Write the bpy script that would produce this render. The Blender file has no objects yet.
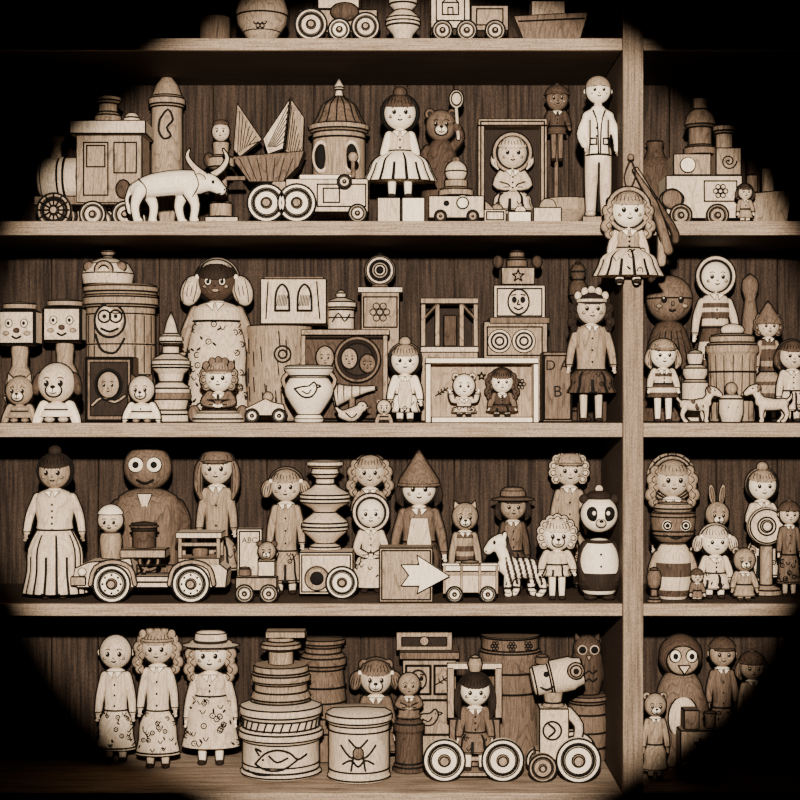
import bpy,bmesh,math,random
from mathutils import Vector,Matrix
random.seed(4)
U=0.002; D=3.2; ZC=0.84
SH={0:38,1:221,2:423,3:604,4:793}
MN=['cream','pale','tan','wood','brown','dark','ink']
M={n:i for i,n in enumerate(MN)}
def kk(d): return 1+d*U/D
def ds(c,f=.22):
    l=.3*c[0]+.6*c[1]+.1*c[2]; return tuple(v*(1-f)+l*f for v in c)
# ---------------- materials
def mat(name,c1,c2,sc=(260,260,40),rough=.75,lo=.32,hi=.68,spk=.3,line=0,lsc=(16,16,3)):
    c1=ds(c1); c2=ds(c2)
    m=bpy.data.materials.new(name); m.use_nodes=True; nt=m.node_tree; N=nt.nodes; L=nt.links
    bs=N['Principled BSDF']; bs.inputs['Roughness'].default_value=rough
    bs.inputs['Specular IOR Level'].default_value=.1
    tc=N.new('ShaderNodeTexCoord'); mp=N.new('ShaderNodeMapping'); mp.inputs['Scale'].default_value=sc
    L.new(tc.outputs['Object'],mp.inputs['Vector'])
    n=N.new('ShaderNodeTexNoise'); n.inputs['Scale'].default_value=1; n.inputs['Detail'].default_value=5; n.inputs['Roughness'].default_value=.65
    L.new(mp.outputs[0],n.inputs['Vector'])
    r=N.new('ShaderNodeValToRGB'); r.color_ramp.elements[0].position=lo; r.color_ramp.elements[1].position=hi
    r.color_ramp.elements[0].color=(*c2,1); r.color_ramp.elements[1].color=(*c1,1)
    L.new(n.outputs['Fac'],r.inputs['Fac'])
    n2=N.new('ShaderNodeTexNoise'); n2.inputs['Scale'].default_value=420; n2.inputs['Detail'].default_value=2
    L.new(tc.outputs['Object'],n2.inputs['Vector'])
    mr=N.new('ShaderNodeMapRange'); mr.inputs['From Min'].default_value=.35; mr.inputs['From Max'].default_value=.6
    mr.inputs['To Min'].default_value=1-spk; mr.inputs['To Max'].default_value=1
    L.new(n2.outputs['Fac'],mr.inputs['Value'])
    mx=N.new('ShaderNodeMix'); mx.data_type='RGBA'; mx.blend_type='MULTIPLY'; mx.inputs['Factor'].default_value=1
    L.new(r.outputs['Color'],mx.inputs['A']); L.new(mr.outputs[0],mx.inputs['B'])
    out=mx.outputs['Result']
    if line:   # growth-ring style grain lines
        mp2=N.new('ShaderNodeMapping'); mp2.inputs['Scale'].default_value=lsc; L.new(tc.outputs['Object'],mp2.inputs['Vector'])
        n3=N.new('ShaderNodeTexNoise'); n3.inputs['Scale'].default_value=1; n3.inputs['Detail'].default_value=1.5; L.new(mp2.outputs[0],n3.inputs['Vector'])
        a=N.new('ShaderNodeMath'); a.operation='MULTIPLY'; a.inputs[1].default_value=22; L.new(n3.outputs['Fac'],a.inputs[0])
        f=N.new('ShaderNodeMath'); f.operation='FRACT'; L.new(a.outputs[0],f.inputs[0])
        g=N.new('ShaderNodeMapRange'); g.inputs['From Min'].default_value=.0; g.inputs['From Max'].default_value=.3; g.inputs['To Min'].default_value=1-line; g.inputs['To Max'].default_value=1
        L.new(f.outputs[0],g.inputs['Value'])
        m2=N.new('ShaderNodeMix'); m2.data_type='RGBA'; m2.blend_type='MULTIPLY'; m2.inputs['Factor'].default_value=1
        L.new(out,m2.inputs['A']); L.new(g.outputs[0],m2.inputs['B']); out=m2.outputs['Result']
    L.new(out,bs.inputs['Base Color'])
    return m
MATS=[mat('cream_wood',(.74,.54,.345),(.50,.34,.20),line=.35),
      mat('pale_paint',(.90,.71,.49),(.72,.54,.345),spk=.22),
      mat('tan_wood',(.43,.28,.16),(.22,.135,.072),line=.5),
      mat('mid_wood',(.21,.125,.07),(.10,.056,.029),line=.55),
      mat('brown_wood',(.10,.055,.029),(.042,.022,.011),line=.55),
      mat('dark_wood',(.028,.015,.008),(.014,.007,.004)),
      mat('ink_paint',(.006,.0035,.002),(.003,.002,.001))]
def catm(P,n=3):
    P=[Vector(p) for p in P]; out=[]
    for i in range(len(P)-1):
        p0=P[max(i-1,0)];p1=P[i];p2=P[i+1];p3=P[min(i+2,len(P)-1)]
        for j in range(n):
            t=j/n
            out.append(.5*((2*p1)+(p2-p0)*t+(2*p0-5*p1+4*p2-p3)*t*t+(3*p1-p0-3*p2+p3)*t**3))
    out.append(P[-1]); return out
SCR=bpy.data.meshes.new('scratch')
class B:
    def __init__(s,name,x,sh,d,base=None,yaw=0):
        s.name=name; s.k=kk(d); s.x0=x; s.d=d
        s.y0=400-(400-SH[sh])/s.k if base is None else base
        s.bm=bmesh.new(); s.img=True; s.ox=s.oy=s.oz=0; s.fz=None; s.yaw=yaw
    @property
    def G(s): return s.y0
    def cv(s,x,z,y=0):
        if s.img: return Vector((x-s.x0,y,s.y0-z))
        return Vector((x+s.ox,y+s.oy,z+s.oz))
    def raw(s,x,z,y=0):
        st=(s.img,s.ox,s.oy,s.oz); c=s.cv(x,z,y); s.img=False; s.ox,s.oy,s.oz=c.x,c.y,c.z; return st
    def un(s,st): s.img,s.ox,s.oy,s.oz=st
    def add(s,bm,m,w=.8,smooth=True,mf=None,keep=False,ol=True):
        if s.fz is None:
            bmesh.ops.recalc_face_normals(bm,faces=bm.faces)
            for f in bm.faces:
                f.smooth=smooth
                if not keep or f.material_index==0: f.material_index=M[m]
                if mf:
                    q=mf(f.calc_center_median())
                    if q: f.material_index=M[q]
            if w:
                es=[e for e in bm.edges if len(e.link_faces)==2 and e.calc_face_angle(0)>.6]
                if es: bmesh.ops.bevel(bm,geom=es,offset=w,offset_type='OFFSET',segments=1,profile=.5,affect='EDGES',clamp_overlap=True,material=M['ink'])
            for e in bm.edges:
                if len(e.link_faces)==2 and e.calc_face_angle(0)>.5: e.smooth=False
            if ol and m not in('ink','dark'):     # painted ink seam running round each turned / carved part
                xs=[v.co.x for v in bm.verts]; zs=[v.co.z for v in bm.verts]
                sx=max(xs)-min(xs); szz=max(zs)-min(zs); q=max(sx,szz); mn_=min(sx,szz)
                if q>3.5:
                    r=1.1 if mn_>12 else (.88 if mn_>8 else (.64 if mn_>5 else .42))
                    bm.normal_update(); E=[]
                    for e in bm.edges:
                        if len(e.link_faces)!=2: continue
                        f1,f2=e.link_faces
                        if (f1.normal.y<-1e-3)!=(f2.normal.y<-1e-3) and f1.material_index!=M['ink'] and f2.material_index!=M['ink']:
                            a,b=e.verts[0].co.copy(),e.verts[1].co.copy()
                            if (a-b).length>1e-3: E.append((a,b))
                    for a,b in E:
                        t=(b-a).normalized(); nv=t.cross(Vector((0,1,0)))
                        if nv.length<.1: nv=t.orthogonal()
                        nv.normalize(); bn=t.cross(nv); a=a-t*r*.3; b=b+t*r*.3; q1=[];q2=[]
                        for i in range(4):
                            o=(nv*math.cos(i*math.pi/2)+bn*math.sin(i*math.pi/2))*r
                            q1.append(bm.verts.new(a+o)); q2.append(bm.verts.new(b+o))
                        for i in range(4):
                            f=bm.faces.new((q1[i],q1[(i+1)%4],q2[(i+1)%4],q2[i])); f.material_index=M['ink']
        bm.to_mesh(SCR); bm.free()
        (s.bm if s.fz is None else s.fz).from_mesh(SCR)
    def box(s,xa,za,xb,zb,y=0,d=20,m='tan',w=1.35,rot=0,taper=1):
        a=s.cv(xa,za,y); b=s.cv(xb,zb,y); c=(a+b)/2; sx=abs(b.x-a.x); sz=abs(b.z-a.z)
        w=min(w,sx*.14,sz*.14)
        bm=bmesh.new(); bmesh.ops.create_cube(bm,size=1)
        for v in bm.verts:
            t=taper if v.co.z>0 else 1
            v.co=Vector((v.co.x*sx*t,v.co.y*d*t,v.co.z*sz))
        bm.transform(Matrix.Translation(c)@Matrix.Rotation(math.radians(rot),4,'Y'))
        s.add(bm,m,w,False,ol=False)
    def sp(s,x,z,rx,rz=None,ry=None,y=0,m='cream',rot=0,n=18,cut=None,cap='ink',w=1.0):
        rz=rz or rx; ry=ry or rx; c=s.cv(x,z,y)
        bm=bmesh.new(); bmesh.ops.create_uvsphere(bm,u_segments=n,v_segments=max(6,int(n*.66)),radius=1)
        cc=False
        if cut:
            r=bmesh.ops.bisect_plane(bm,geom=bm.verts[:]+bm.edges[:]+bm.faces[:],plane_co=cut[0],plane_no=cut[1],clear_outer=True)
            ed=[e for e in bm.edges if len(e.link_faces)==1]
            if ed:
                q=bmesh.ops.edgeloop_fill(bm,edges=ed)
                for f in q['faces']: f.material_index=M[cap]
                cc=True
        bm.transform(Matrix.Translation(c)@Matrix.Rotation(math.radians(rot),4,'Y')@Matrix.Diagonal((rx,ry,rz,1)))
        s.add(bm,m,w if cc else 0,True,keep=cc)
    def _lathe(s,P,n,fn,m,w,mf=None,pl=None,smooth=True):
        bm=bmesh.new(); R=[]
        for (r,h) in P:
            if r<=.02: R.append([bm.verts.new(fn(0,0,h))])
            else:
                R.append([bm.verts.new(fn(r*(1+(pl[1]*math.cos(pl[0]*2*math.pi*i/n) if pl else 0)),2*math.pi*i/n,h)) for i in range(n)])
        for a,b in zip(R,R[1:]):
            for i in range(n):
                j=(i+1)%n
                if len(a)==1 and len(b)==1: continue
                if len(a)==1: f=bm.faces.new((a[0],b[j],b[i]))
                elif len(b)==1: f=bm.faces.new((a[i],a[j],b[0]))
                else: f=bm.faces.new((a[i],a[j],b[j],b[i]))
        for e in (R[0],R[-1]):
            if len(e)>1: bm.faces.new(e)
        s.add(bm,m,w,smooth,mf)
    def lt(s,x,P,y=0,m='cream',n=24,ry=1,sm=0,w=1.15,mf=None,pl=None):
        P=[(p[0],s.cv(x,p[1],y).z) for p in P]; c=s.cv(x,0,y)
        if sm: P=[(max(0,v[0]),v[1]) for v in catm([(p[0],p[1],0) for p in P],sm)]
        s._lathe(P,n,lambda r,a,h:Vector((c.x+r*math.cos(a),c.y+r*ry*math.sin(a),h)),m,w,mf,pl)
    def la(s,x,z,P,y=0,ax='y',m='cream',n=24,w=1.05,ang=0,sm=0,mf=None):
        c=s.cv(x,z,y)
        if sm: P=[(max(0,v[0]),v[1]) for v in catm([(p[0],p[1],0) for p in P],sm)]
        ca,sa=math.cos(math.radians(ang)),math.sin(math.radians(ang))
        if ax=='y': fn=lambda r,a,h:Vector((c.x+r*math.cos(a),c.y+h,c.z+r*math.sin(a)))
        else: fn=lambda r,a,h:Vector((c.x+h*ca-r*math.sin(a)*sa,c.y+r*math.cos(a),c.z+h*sa+r*math.sin(a)*ca))
        s._lathe(P,n,fn,m,w,mf)
    def wh(s,x,z,r,y=0,w=7,m='cream',hub='tan'):
        s.la(x,z,[(0,-w*.5),(r*.62,-w*.5),(r*.66,-w*.3),(r*.74,-w*.3),(r*.78,-w*.5),(r,-w*.5),(r,w*.5),(0,w*.5)],y,m=m)
        s.rg(x,z,r-.3,.9,y-w*.5)
        s.la(x,z,[(0,-w*.95),(r*.24,-w*.9),(r*.28,-w*.5),(r*.28,0),(0,0)],y,m=hub,n=14)
    def tb(s,P,R,m='cream',n=8,sub=3,w=0):
        P=[s.cv(*p) for p in P]
        if not isinstance(R,(list,tuple)): R=[R]*len(P)
        if len(P)>2 and sub>1:
            q=catm([(p.x,p.y,p.z) for p in P],sub); rr=catm([(r,0,0) for r in R],sub); R=[max(.1,v.x) for v in rr]; P=q
        T=[]
        for i in range(len(P)):
            t=P[min(i+1,len(P)-1)]-P[max(i-1,0)]
            T.append(t.normalized() if t.length>1e-6 else Vector((0,0,1)))
        L=[]
        for a in (75,45,20): L.append((P[0]-T[0]*R[0]*math.sin(math.radians(a)),R[0]*math.cos(math.radians(a)),T[0]))
        for p,r,t in zip(P,R,T): L.append((p,r,t))
        for a in (20,45,75): L.append((P[-1]+T[-1]*R[-1]*math.sin(math.radians(a)),R[-1]*math.cos(math.radians(a)),T[-1]))
        nv=Vector((0,1,0)) if abs(T[0].y)<.8 else Vector((1,0,0))
        bm=bmesh.new(); RR=[]
        for p,r,t in L:
            nv=(nv-t*nv.dot(t)); nv=nv.normalized() if nv.length>1e-4 else t.orthogonal().normalized(); bn=t.cross(nv)
            RR.append([bm.verts.new(p+(nv*math.cos(2*math.pi*i/n)+bn*math.sin(2*math.pi*i/n))*r) for i in range(n)])
        for a,b in zip(RR,RR[1:]):
            for i in range(n): bm.faces.new((a[i],a[(i+1)%n],b[(i+1)%n],b[i]))
        bm.faces.new(RR[0]); bm.faces.new(RR[-1])
        s.add(bm,m,0,True)
    def ln(s,P,r=.65,y=None,m='ink'):
        r*=1.25
        if y is not None: P=[(p[0],p[1],y) for p in P]
        s.tb(P,r,m,n=5,sub=1 if len(P)<3 else 3)
    def pl(s,P,r=.65,y=0,m='ink'):
        r*=1.25
        for a,b in zip(P,P[1:]): s.tb([(a[0],a[1],y),(b[0],b[1],y)],r,m,n=4)
    def rect(s,xa,za,xb,zb,y=0,r=.6): s.pl([(xa,za),(xb,za),(xb,zb),(xa,zb),(xa,za)],r,y)
    def pr(s,P,y=0,d=6,m='cream',w=1.15):
        Q=[s.cv(p[0],p[1],y) for p in P]; bm=bmesh.new()
        a=[bm.verts.new(q+Vector((0,-d/2,0))) for q in Q]; b=[bm.verts.new(q+Vector((0,d/2,0))) for q in Q]
        bm.faces.new(a); bm.faces.new(b[::-1])
        for i in range(len(Q)):
            j=(i+1)%len(Q); bm.faces.new((a[i],b[i],b[j],a[j]))
        s.add(bm,m,min(w,d*.3),False,ol=False)
    def rg(s,x,z,R,r=.8,y=0,ax='y',m='ink',sq=1,n=28):
        c=s.cv(x,z,y); bm=bmesh.new(); RR=[]
        if m=='ink': r*=1.15
        for i in range(n):
            a=2*math.pi*i/n; ring=[]
            for j in range(6):
                b=2*math.pi*j/6; q=R+r*math.cos(b); h=r*math.sin(b)
                if ax=='y': v=Vector((q*math.cos(a),h,q*sq*math.sin(a)))
                elif ax=='z': v=Vector((q*math.cos(a),q*sq*math.sin(a),h))
                else: v=Vector((h,q*math.cos(a),q*sq*math.sin(a)))
                ring.append(bm.verts.new(c+v))
            RR.append(ring)
        for i in range(n):
            a=RR[i];b=RR[(i+1)%n]
            for j in range(6): bm.faces.new((a[j],a[(j+1)%6],b[(j+1)%6],b[j]))
        s.add(bm,m,0,True,ol=(r>1.5))
    def dood(s,x,z,r,y,kind):
        st=s.raw(x,z,y); t=.6
        if kind=='flower':
            s.rg(0,0,r*.28,t,n=14)
            for a in range(0,360,60): s.rg(r*.62*math.cos(math.radians(a)),r*.62*math.sin(math.radians(a)),r*.28,t*.8,n=12)
        elif kind=='spiral': s.ln([(r*a/720*math.cos(math.radians(a)),r*a/720*math.sin(math.radians(a)),0) for a in range(0,721,40)],t)
        elif kind=='star':
            P=[(r*(1 if i%2==0 else .42)*math.sin(math.pi*i/5),r*(1 if i%2==0 else .42)*math.cos(math.pi*i/5)) for i in range(11)]; s.pl(P,t,0)
        elif kind=='house': s.pl([(-r*.8,-r),(-r*.8,r*.2),(0,r),(r*.8,r*.2),(r*.8,-r),(-r*.8,-r)],t,0); s.rect(-r*.25,-r,r*.25,-r*.3,0); s.pl([(-r*.8,r*.2),(r*.8,r*.2)],t,0)
        elif kind=='bird':
            s.ln([(-r,.1*r,0),(-.4*r,-.5*r,0),(.3*r,-.5*r,0),(.7*r,.1*r,0),(.5*r,.6*r,0),(.1*r,.3*r,0),(-.4*r,.25*r,0),(-r,.1*r,0)],t*1.2); s.ln([(.7*r,.4*r,0),(1.0*r,.3*r,0),(.68*r,.15*r,0)],t); s.sp(.48*r,.3*r,.8,None,None,0,'ink',n=6); s.ln([(-.4*r,-.1*r,0),(0,-.3*r,0),(.25*r,0,0)],t)
        elif kind=='mask':
            s.rg(0,0,r*.8,t*1.3,sq=1.2,n=20)
            for sg in(-1,1): s.sp(sg*r*.32,r*.15,r*.2,r*.26,.8,0,'ink',n=8); s.ln([(sg*r*.5,r*.5,0),(sg*r*.2,r*.55,0)],t)
            s.ln([(-r*.3,-r*.45,0),(0,-r*.6,0),(r*.3,-r*.45,0)],t*1.3); s.pl([(0,r*.1),(-r*.1,-r*.2),(r*.1,-r*.2)],t)
        elif kind=='hatch':
            for i in range(-3,4): s.pl([(i*r*.3-r*.15,-r),(i*r*.3+r*.15,r)],t*.6,0)
        elif kind=='leaf':
            s.ln([(-r,-r*.6,0),(0,0,0),(r,r*.7,0)],t)
            for u in(-.5,0,.5): s.ln([(u*r,u*.65*r,0),(u*r-.1*r,u*.6*r+.45*r,0)],t*.9); s.ln([(u*r,u*.65*r,0),(u*r+.4*r,u*.6*r-.1*r,0)],t*.9)
        s.un(st)
    def text(s,t,x,z,size,y=0,m='ink'):
        cu=bpy.data.curves.new('t','FONT'); cu.body=t; cu.size=size; cu.extrude=.5; cu.align_x='CENTER'; cu.align_y='CENTER'
        o=bpy.data.objects.new('t',cu); bpy.context.scene.collection.objects.link(o)
        dg=bpy.context.evaluated_depsgraph_get(); me=bpy.data.meshes.new_from_object(o.evaluated_get(dg))
        bm=bmesh.new(); bm.from_mesh(me); bm.transform(Matrix.Translation(s.cv(x,z,y))@Matrix.Rotation(math.pi/2,4,'X'))
        bpy.data.objects.remove(o); s.add(bm,m,0,False)
    def fuse(s): s.fz=bmesh.new()
    def endf(s,m,vox=1.1,it=5,mf=None):
        me=bpy.data.meshes.new('f'); s.fz.to_mesh(me); s.fz.free(); s.fz=None
        o=bpy.data.objects.new('f',me); bpy.context.scene.collection.objects.link(o)
        r=o.modifiers.new('r','REMESH'); r.mode='VOXEL'; r.voxel_size=vox
        q=o.modifiers.new('s','SMOOTH'); q.factor=.5; q.iterations=it
        dg=bpy.context.evaluated_depsgraph_get(); m2=bpy.data.meshes.new_from_object(o.evaluated_get(dg))
        bm=bmesh.new(); bm.from_mesh(m2); bpy.data.objects.remove(o)
        s.add(bm,m,0,True,mf)
    def done(s):
        sc=U*s.k
        me=bpy.data.meshes.new(s.name); s.bm.transform(Matrix.Rotation(math.radians(s.yaw),4,'Z')); s.bm.transform(Matrix.Scale(sc,4)); s.bm.to_mesh(me); s.bm.free()
        for m in MATS: me.materials.append(m)
        o=bpy.data.objects.new(s.name,me); bpy.context.scene.collection.objects.link(o)
        zb=ZC+(400-s.y0)*sc
        o.location=((s.x0-400)*sc,s.d*U,zb)
        return o
    def face(s,x,z,r,y=0,rz=None,ry=None,sk='cream',eye=.13,nose=True,mouth=True,muz=False,brow=True,white=False):
        st=s.raw(x,z,y); rz=rz or r; ry=ry or r
        def S(u,v): return -ry*math.sqrt(max(.04,1-u*u-v*v))
        for sg in (-1,1):
            if white:
                s.sp(sg*.36*r,.05*rz,r*eye*2,r*eye*2,r*.12,S(.36,.05),'pale',n=12); s.rg(sg*.36*r,.05*rz,r*eye*2,.5,S(.36,.05)-r*.03,n=16)
            s.sp(sg*.36*r,-.04*rz,r*eye,r*eye*1.15,r*.1,S(.36,-.04)-(.1*r if white else 0),'ink',n=10)
            s.sp(sg*.36*r-.04*r,.02*rz,r*eye*.3,None,r*.05,S(.36,.02)-.1*r-(.1*r if white else 0),'pale',n=6)  # painted catchlight: pale dot standing in for a glint on the eye
            if brow: s.ln([(sg*.5*r,.2*rz,S(.5,.2)-.3),(sg*.36*r,.27*rz,S(.36,.27)-.3),(sg*.22*r,.22*rz,S(.22,.22)-.3)],max(.35,r*.025))
            if not muz: s.sp(sg*.55*r,-.3*rz,r*.12,r*.08,r*.03,S(.55,-.3),'tan',n=8)
        if muz:
            s.sp(0,-.38*rz,r*.42,r*.33,r*.35,-ry*.8,'pale',n=14); s.sp(0,-.22*rz,r*.14,r*.1,r*.1,-ry*1.12,'ink',n=10)
            s.ln([(0,-.3*rz,-ry*1.15),(0,-.48*rz,-ry*1.13)],.5); s.ln([(-.18*r,-.48*rz,-ry*1.08),(0,-.56*rz,-ry*1.12),(.18*r,-.48*rz,-ry*1.08)],.5)
        else:
            if nose: s.sp(0,-.2*rz,r*.07,r*.09,r*.09,S(0,-.2),sk,n=8); s.ln([(-.05*r,-.29*rz,S(0,-.29)-.2),(.05*r,-.29*rz,S(0,-.29)-.2)],.35)
            if mouth: s.ln([(-.11*r,-.48*rz,S(.11,-.48)-.2),(0,-.52*rz,S(0,-.52)-.3),(.11*r,-.48*rz,S(.11,-.48)-.2)],max(.45,r*.04))
        s.un(st)
    def hand(s,x,z,y,dx,dz,q,m):
        L=math.hypot(dx,dz) or 1; dx/=L; dz/=L; px,pz=-dz,dx
        s.sp(x+dx*q*.5,z+dz*q*.5,q*.55,q*.62,q*.35,y,m,n=10)
        for i,(o,l) in enumerate(((-.4,.55),(-.14,.75),(.14,.7),(.4,.55))):
            bx=x+dx*q*.85+px*q*o; bz=z+dz*q*.85+pz*q*o
            s.tb([(bx,bz,y),(bx+dx*q*l*.6,bz+dz*q*l*.6,y-.15*q),(bx+dx*q*l,bz+dz*q*l,y-.35*q)],q*.14,m,n=5,sub=1)
        sg=-1 if x>0 else 1
        s.tb([(x+dx*q*.3+sg*abs(px)*q*.4,z+dz*q*.3,y),(x+dx*q*.7+sg*q*.8*abs(px),z+dz*q*.7,y-.2*q)],q*.17,m,n=5)
EX={'none':.05,'bob':.15,'long':.15,'pig':.15,'puff':.3,'bun':.75,'curl':.35,'wavy':.2}
HX={'beanie':.35,'hood':.3,'point':1.3,'sun':.5,'bonnet':.55,'band':.2,'cap':.25}
def headp(b,hz,hr,hair,hm,sk,hat,hatm,eye=.13,ears=None,muz=False,white=False,y=0,fringe=True):
    rz=hr*1.04
    b.sp(0,hz,hr,rz,hr*.95,y,sk,n=22)
    b.face(0,hz,hr,y,rz,hr*.95,sk,eye,muz=muz,white=white)
    if hair!='none':
        b.sp(0,hz+.05*hr,hr*1.2,hr*1.2,hr*1.1,y+.1*hr,hm,n=20,cut=((0,-.2,0),(0,-1,-.15)))
        if fringe:
            b.sp(0,hz+.03*hr,hr*1.07,hr*1.12,hr*1.04,y,hm,n=22,cut=((0,0,.42),(0,.25,-1)))
            for u in (-.7,-.5,-.3,-.1,.1,.3,.5,.7): b.ln([(u*hr*.8,hz+1.02*hr*math.sqrt(1-u*u*.6),y-.3*hr),(u*hr*1.0,hz+.75*hr,y-.74*hr*math.sqrt(1-u*u*.5)),(u*hr*1.1,hz+.5*hr,y-.93*hr*math.sqrt(max(.1,1-u*u)))],.36)
    elif not ears:
        for sg in (-1,1): b.sp(sg*hr*1.0,hz-.05*hr,hr*.16,hr*.22,hr*.12,y,sk,n=8)
    if hair in('bob','long'):
        e=-1.0 if hair=='bob' else -1.9
        for sg in (-1,1):
            b.tb([(sg*hr*.85,hz+.5*hr,y),(sg*hr*1.12,hz-.1*hr,y),(sg*hr*1.15,hz+e*.6*hr,y-.1*hr),(sg*hr*.98,hz+e*hr,y-.2*hr)],[hr*.2,hr*.26,hr*.27,hr*.1],hm)
            for o in(-.1,.06): b.ln([(sg*hr*(.98+o),hz+.3*hr,y-.26*hr),(sg*hr*(1.1+o),hz-.2*hr,y-.26*hr),(sg*hr*(1.1+o),hz+e*.8*hr,y-.38*hr)],.36)
    if hair=='wavy':
        for sg in (-1,1):
            for i,(u,v,q) in enumerate(((1.0,.45,.3),(1.2,.0,.32),(1.1,-.45,.32),(1.28,-.9,.33),(1.12,-1.35,.28))):
                b.sp(sg*u*hr,hz+v*hr,q*hr,q*1.15*hr,q*hr,y-.1*hr,hm,n=12,rot=sg*15*(-1)**i); b.ln([(sg*(u-.15)*hr,hz+(v+.2)*hr,y-.38*hr),(sg*(u+.05)*hr,hz+v*hr,y-.42*hr),(sg*(u-.1)*hr,hz+(v-.22)*hr,y-.38*hr)],.4)
    if hair in('pig','puff'):
        q=.42 if hair=='pig' else .58; zo=-.2 if hair=='pig' else -.5
        for sg in (-1,1):
            cx=sg*hr*(1.0+q*.6); cz=hz+zo*hr
            b.sp(cx,cz,hr*q*.95,hr*q*1.4,hr*q*.9,y,hm,n=14,rot=sg*(-12 if hair=='pig' else -18))
            b.sp(sg*hr*1.0,cz+q*1.25*hr,hr*.15,None,None,y-.15*hr,'pale',n=8)
            for t in (-.5,-.2,.1,.4): b.ln([(cx+t*q*hr-sg*.1*hr,cz+q*hr,y-.45*q*hr),(cx+t*1.3*q*hr,cz,y-q*hr*(.95-.25*abs(t))),(cx+t*q*hr+sg*.1*hr,cz-q*hr,y-.5*q*hr)],.4)
    if hair=='bun': b.sp(0,hz+1.3*hr,hr*.42,hr*.36,hr*.4,y,hm,n=14); b.rg(0,hz+1.08*hr,hr*.3,.7,y,'z')
    if hair=='curl':
        for a in range(-35,216,25):
            b.sp(hr*1.08*math.cos(math.radians(a)),hz+hr*1.08*math.sin(math.radians(a)),hr*.33,None,None,y,hm,n=10)
            b.rg(hr*1.08*math.cos(math.radians(a)),hz+hr*1.08*math.sin(math.radians(a)),hr*.17,.4,y-hr*.3,n=10)
    if hat=='beanie':
        b.sp(0,hz+.05*hr,hr*1.17,hr*1.25,hr*1.14,y,hatm,n=20,cut=((0,0,.3),(0,0,-1))); b.rg(0,hz+.42*hr,hr*1.14,hr*.1,y,'z',hatm); b.sp(0,hz+1.3*hr,hr*.18,None,None,y,hatm,n=10)
    if hat=='hood':
        b.sp(0,hz+.05*hr,hr*1.3,hr*1.34,hr*1.2,y+.05*hr,hatm,n=22,cut=((0,-.28,0),(0,-1,0)))
        b.rg(0,hz+.03*hr,hr*1.2,hr*.12,y-.25*hr,'y',hatm,1.03); b.rg(0,hz+.03*hr,hr*1.34,.8,y-.2*hr,'y','ink',1.03)
    if hat=='point':
        b.lt(0,[(hr*1.22,hz+.15*hr),(hr*1.15,hz+.5*hr),(hr*.75,hz+1.1*hr),(hr*.3,hz+1.8*hr),(0,hz+2.25*hr)],y,hatm,n=20); b.rg(0,hz+.2*hr,hr*1.2,hr*.09,y,'z',hatm)
    if hat=='sun':
        b.lt(0,[(hr*1.65,hz+.42*hr),(hr*1.7,hz+.5*hr),(hr*.98,hz+.68*hr),(hr*.9,hz+1.2*hr),(hr*.6,hz+1.4*hr),(0,hz+1.45*hr)],y,hatm,ry=.8); b.rg(0,hz+.74*hr,hr*.96,hr*.09,y,'z','dark')
    if hat=='bonnet':
        b.la(0,hz+.1*hr,[(0,-.2*hr),(hr*1.3,-.2*hr),(hr*1.5,0),(hr*1.45,.3*hr),(0,.5*hr)],y+.2*hr,m=hatm); b.rg(0,hz+.1*hr,hr*1.28,.8,y-.02*hr)
        for a in range(-20,201,20): b.pl([(1.2*hr*math.cos(math.radians(a)),hz+.1*hr+1.2*hr*math.sin(math.radians(a))),(1.42*hr*math.cos(math.radians(a)),hz+.1*hr+1.42*hr*math.sin(math.radians(a)))],.5,y+.02*hr)
    if hat=='band':
        b.rg(0,hz+.5*hr,hr*1.0,hr*.1,y,'z',hatm)
        for u in (-.9,-.45,0,.45,.9): b.sp(u*hr,hz+(1.2-.45*u*u)*hr,hr*.26,hr*.3,hr*.2,y-.25*hr,hatm,n=10)
    if hat=='cap':
        b.sp(0,hz+.1*hr,hr*1.12,hr*1.12,hr*1.1,y,hatm,n=20,cut=((0,0,.25),(0,0,-1))); b.sp(0,hz+.4*hr,hr*.8,hr*.12,hr*.6,y-.9*hr,hatm,n=14)
    if ears=='bear':
        for sg in (-1,1): b.sp(sg*.75*hr,hz+.8*hr,hr*.33,None,hr*.2,y,hm,n=12); b.sp(sg*.75*hr,hz+.78*hr,hr*.18,None,hr*.1,y-.15*hr,'dark',n=10)
    if ears=='rabbit':
        for sg in (-1,1): b.sp(sg*.42*hr,hz+1.65*hr,hr*.26,hr*.85,hr*.18,y,sk,n=14,rot=sg*8); b.sp(sg*.42*hr,hz+1.65*hr,hr*.12,hr*.6,hr*.08,y-.14*hr,'wood',n=10,rot=sg*8)
    if ears=='cat':
        for sg in (-1,1): b.pr([(sg*.3*hr,hz+.85*hr),(sg*.95*hr,hz+.4*hr),(sg*.85*hr,hz+1.35*hr)],y,hr*.3,hm)
    if ears=='dog':
        for sg in (-1,1): b.sp(sg*1.0*hr,hz-.05*hr,hr*.28,hr*.62,hr*.3,y,hm,n=12,rot=sg*-14)
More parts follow.
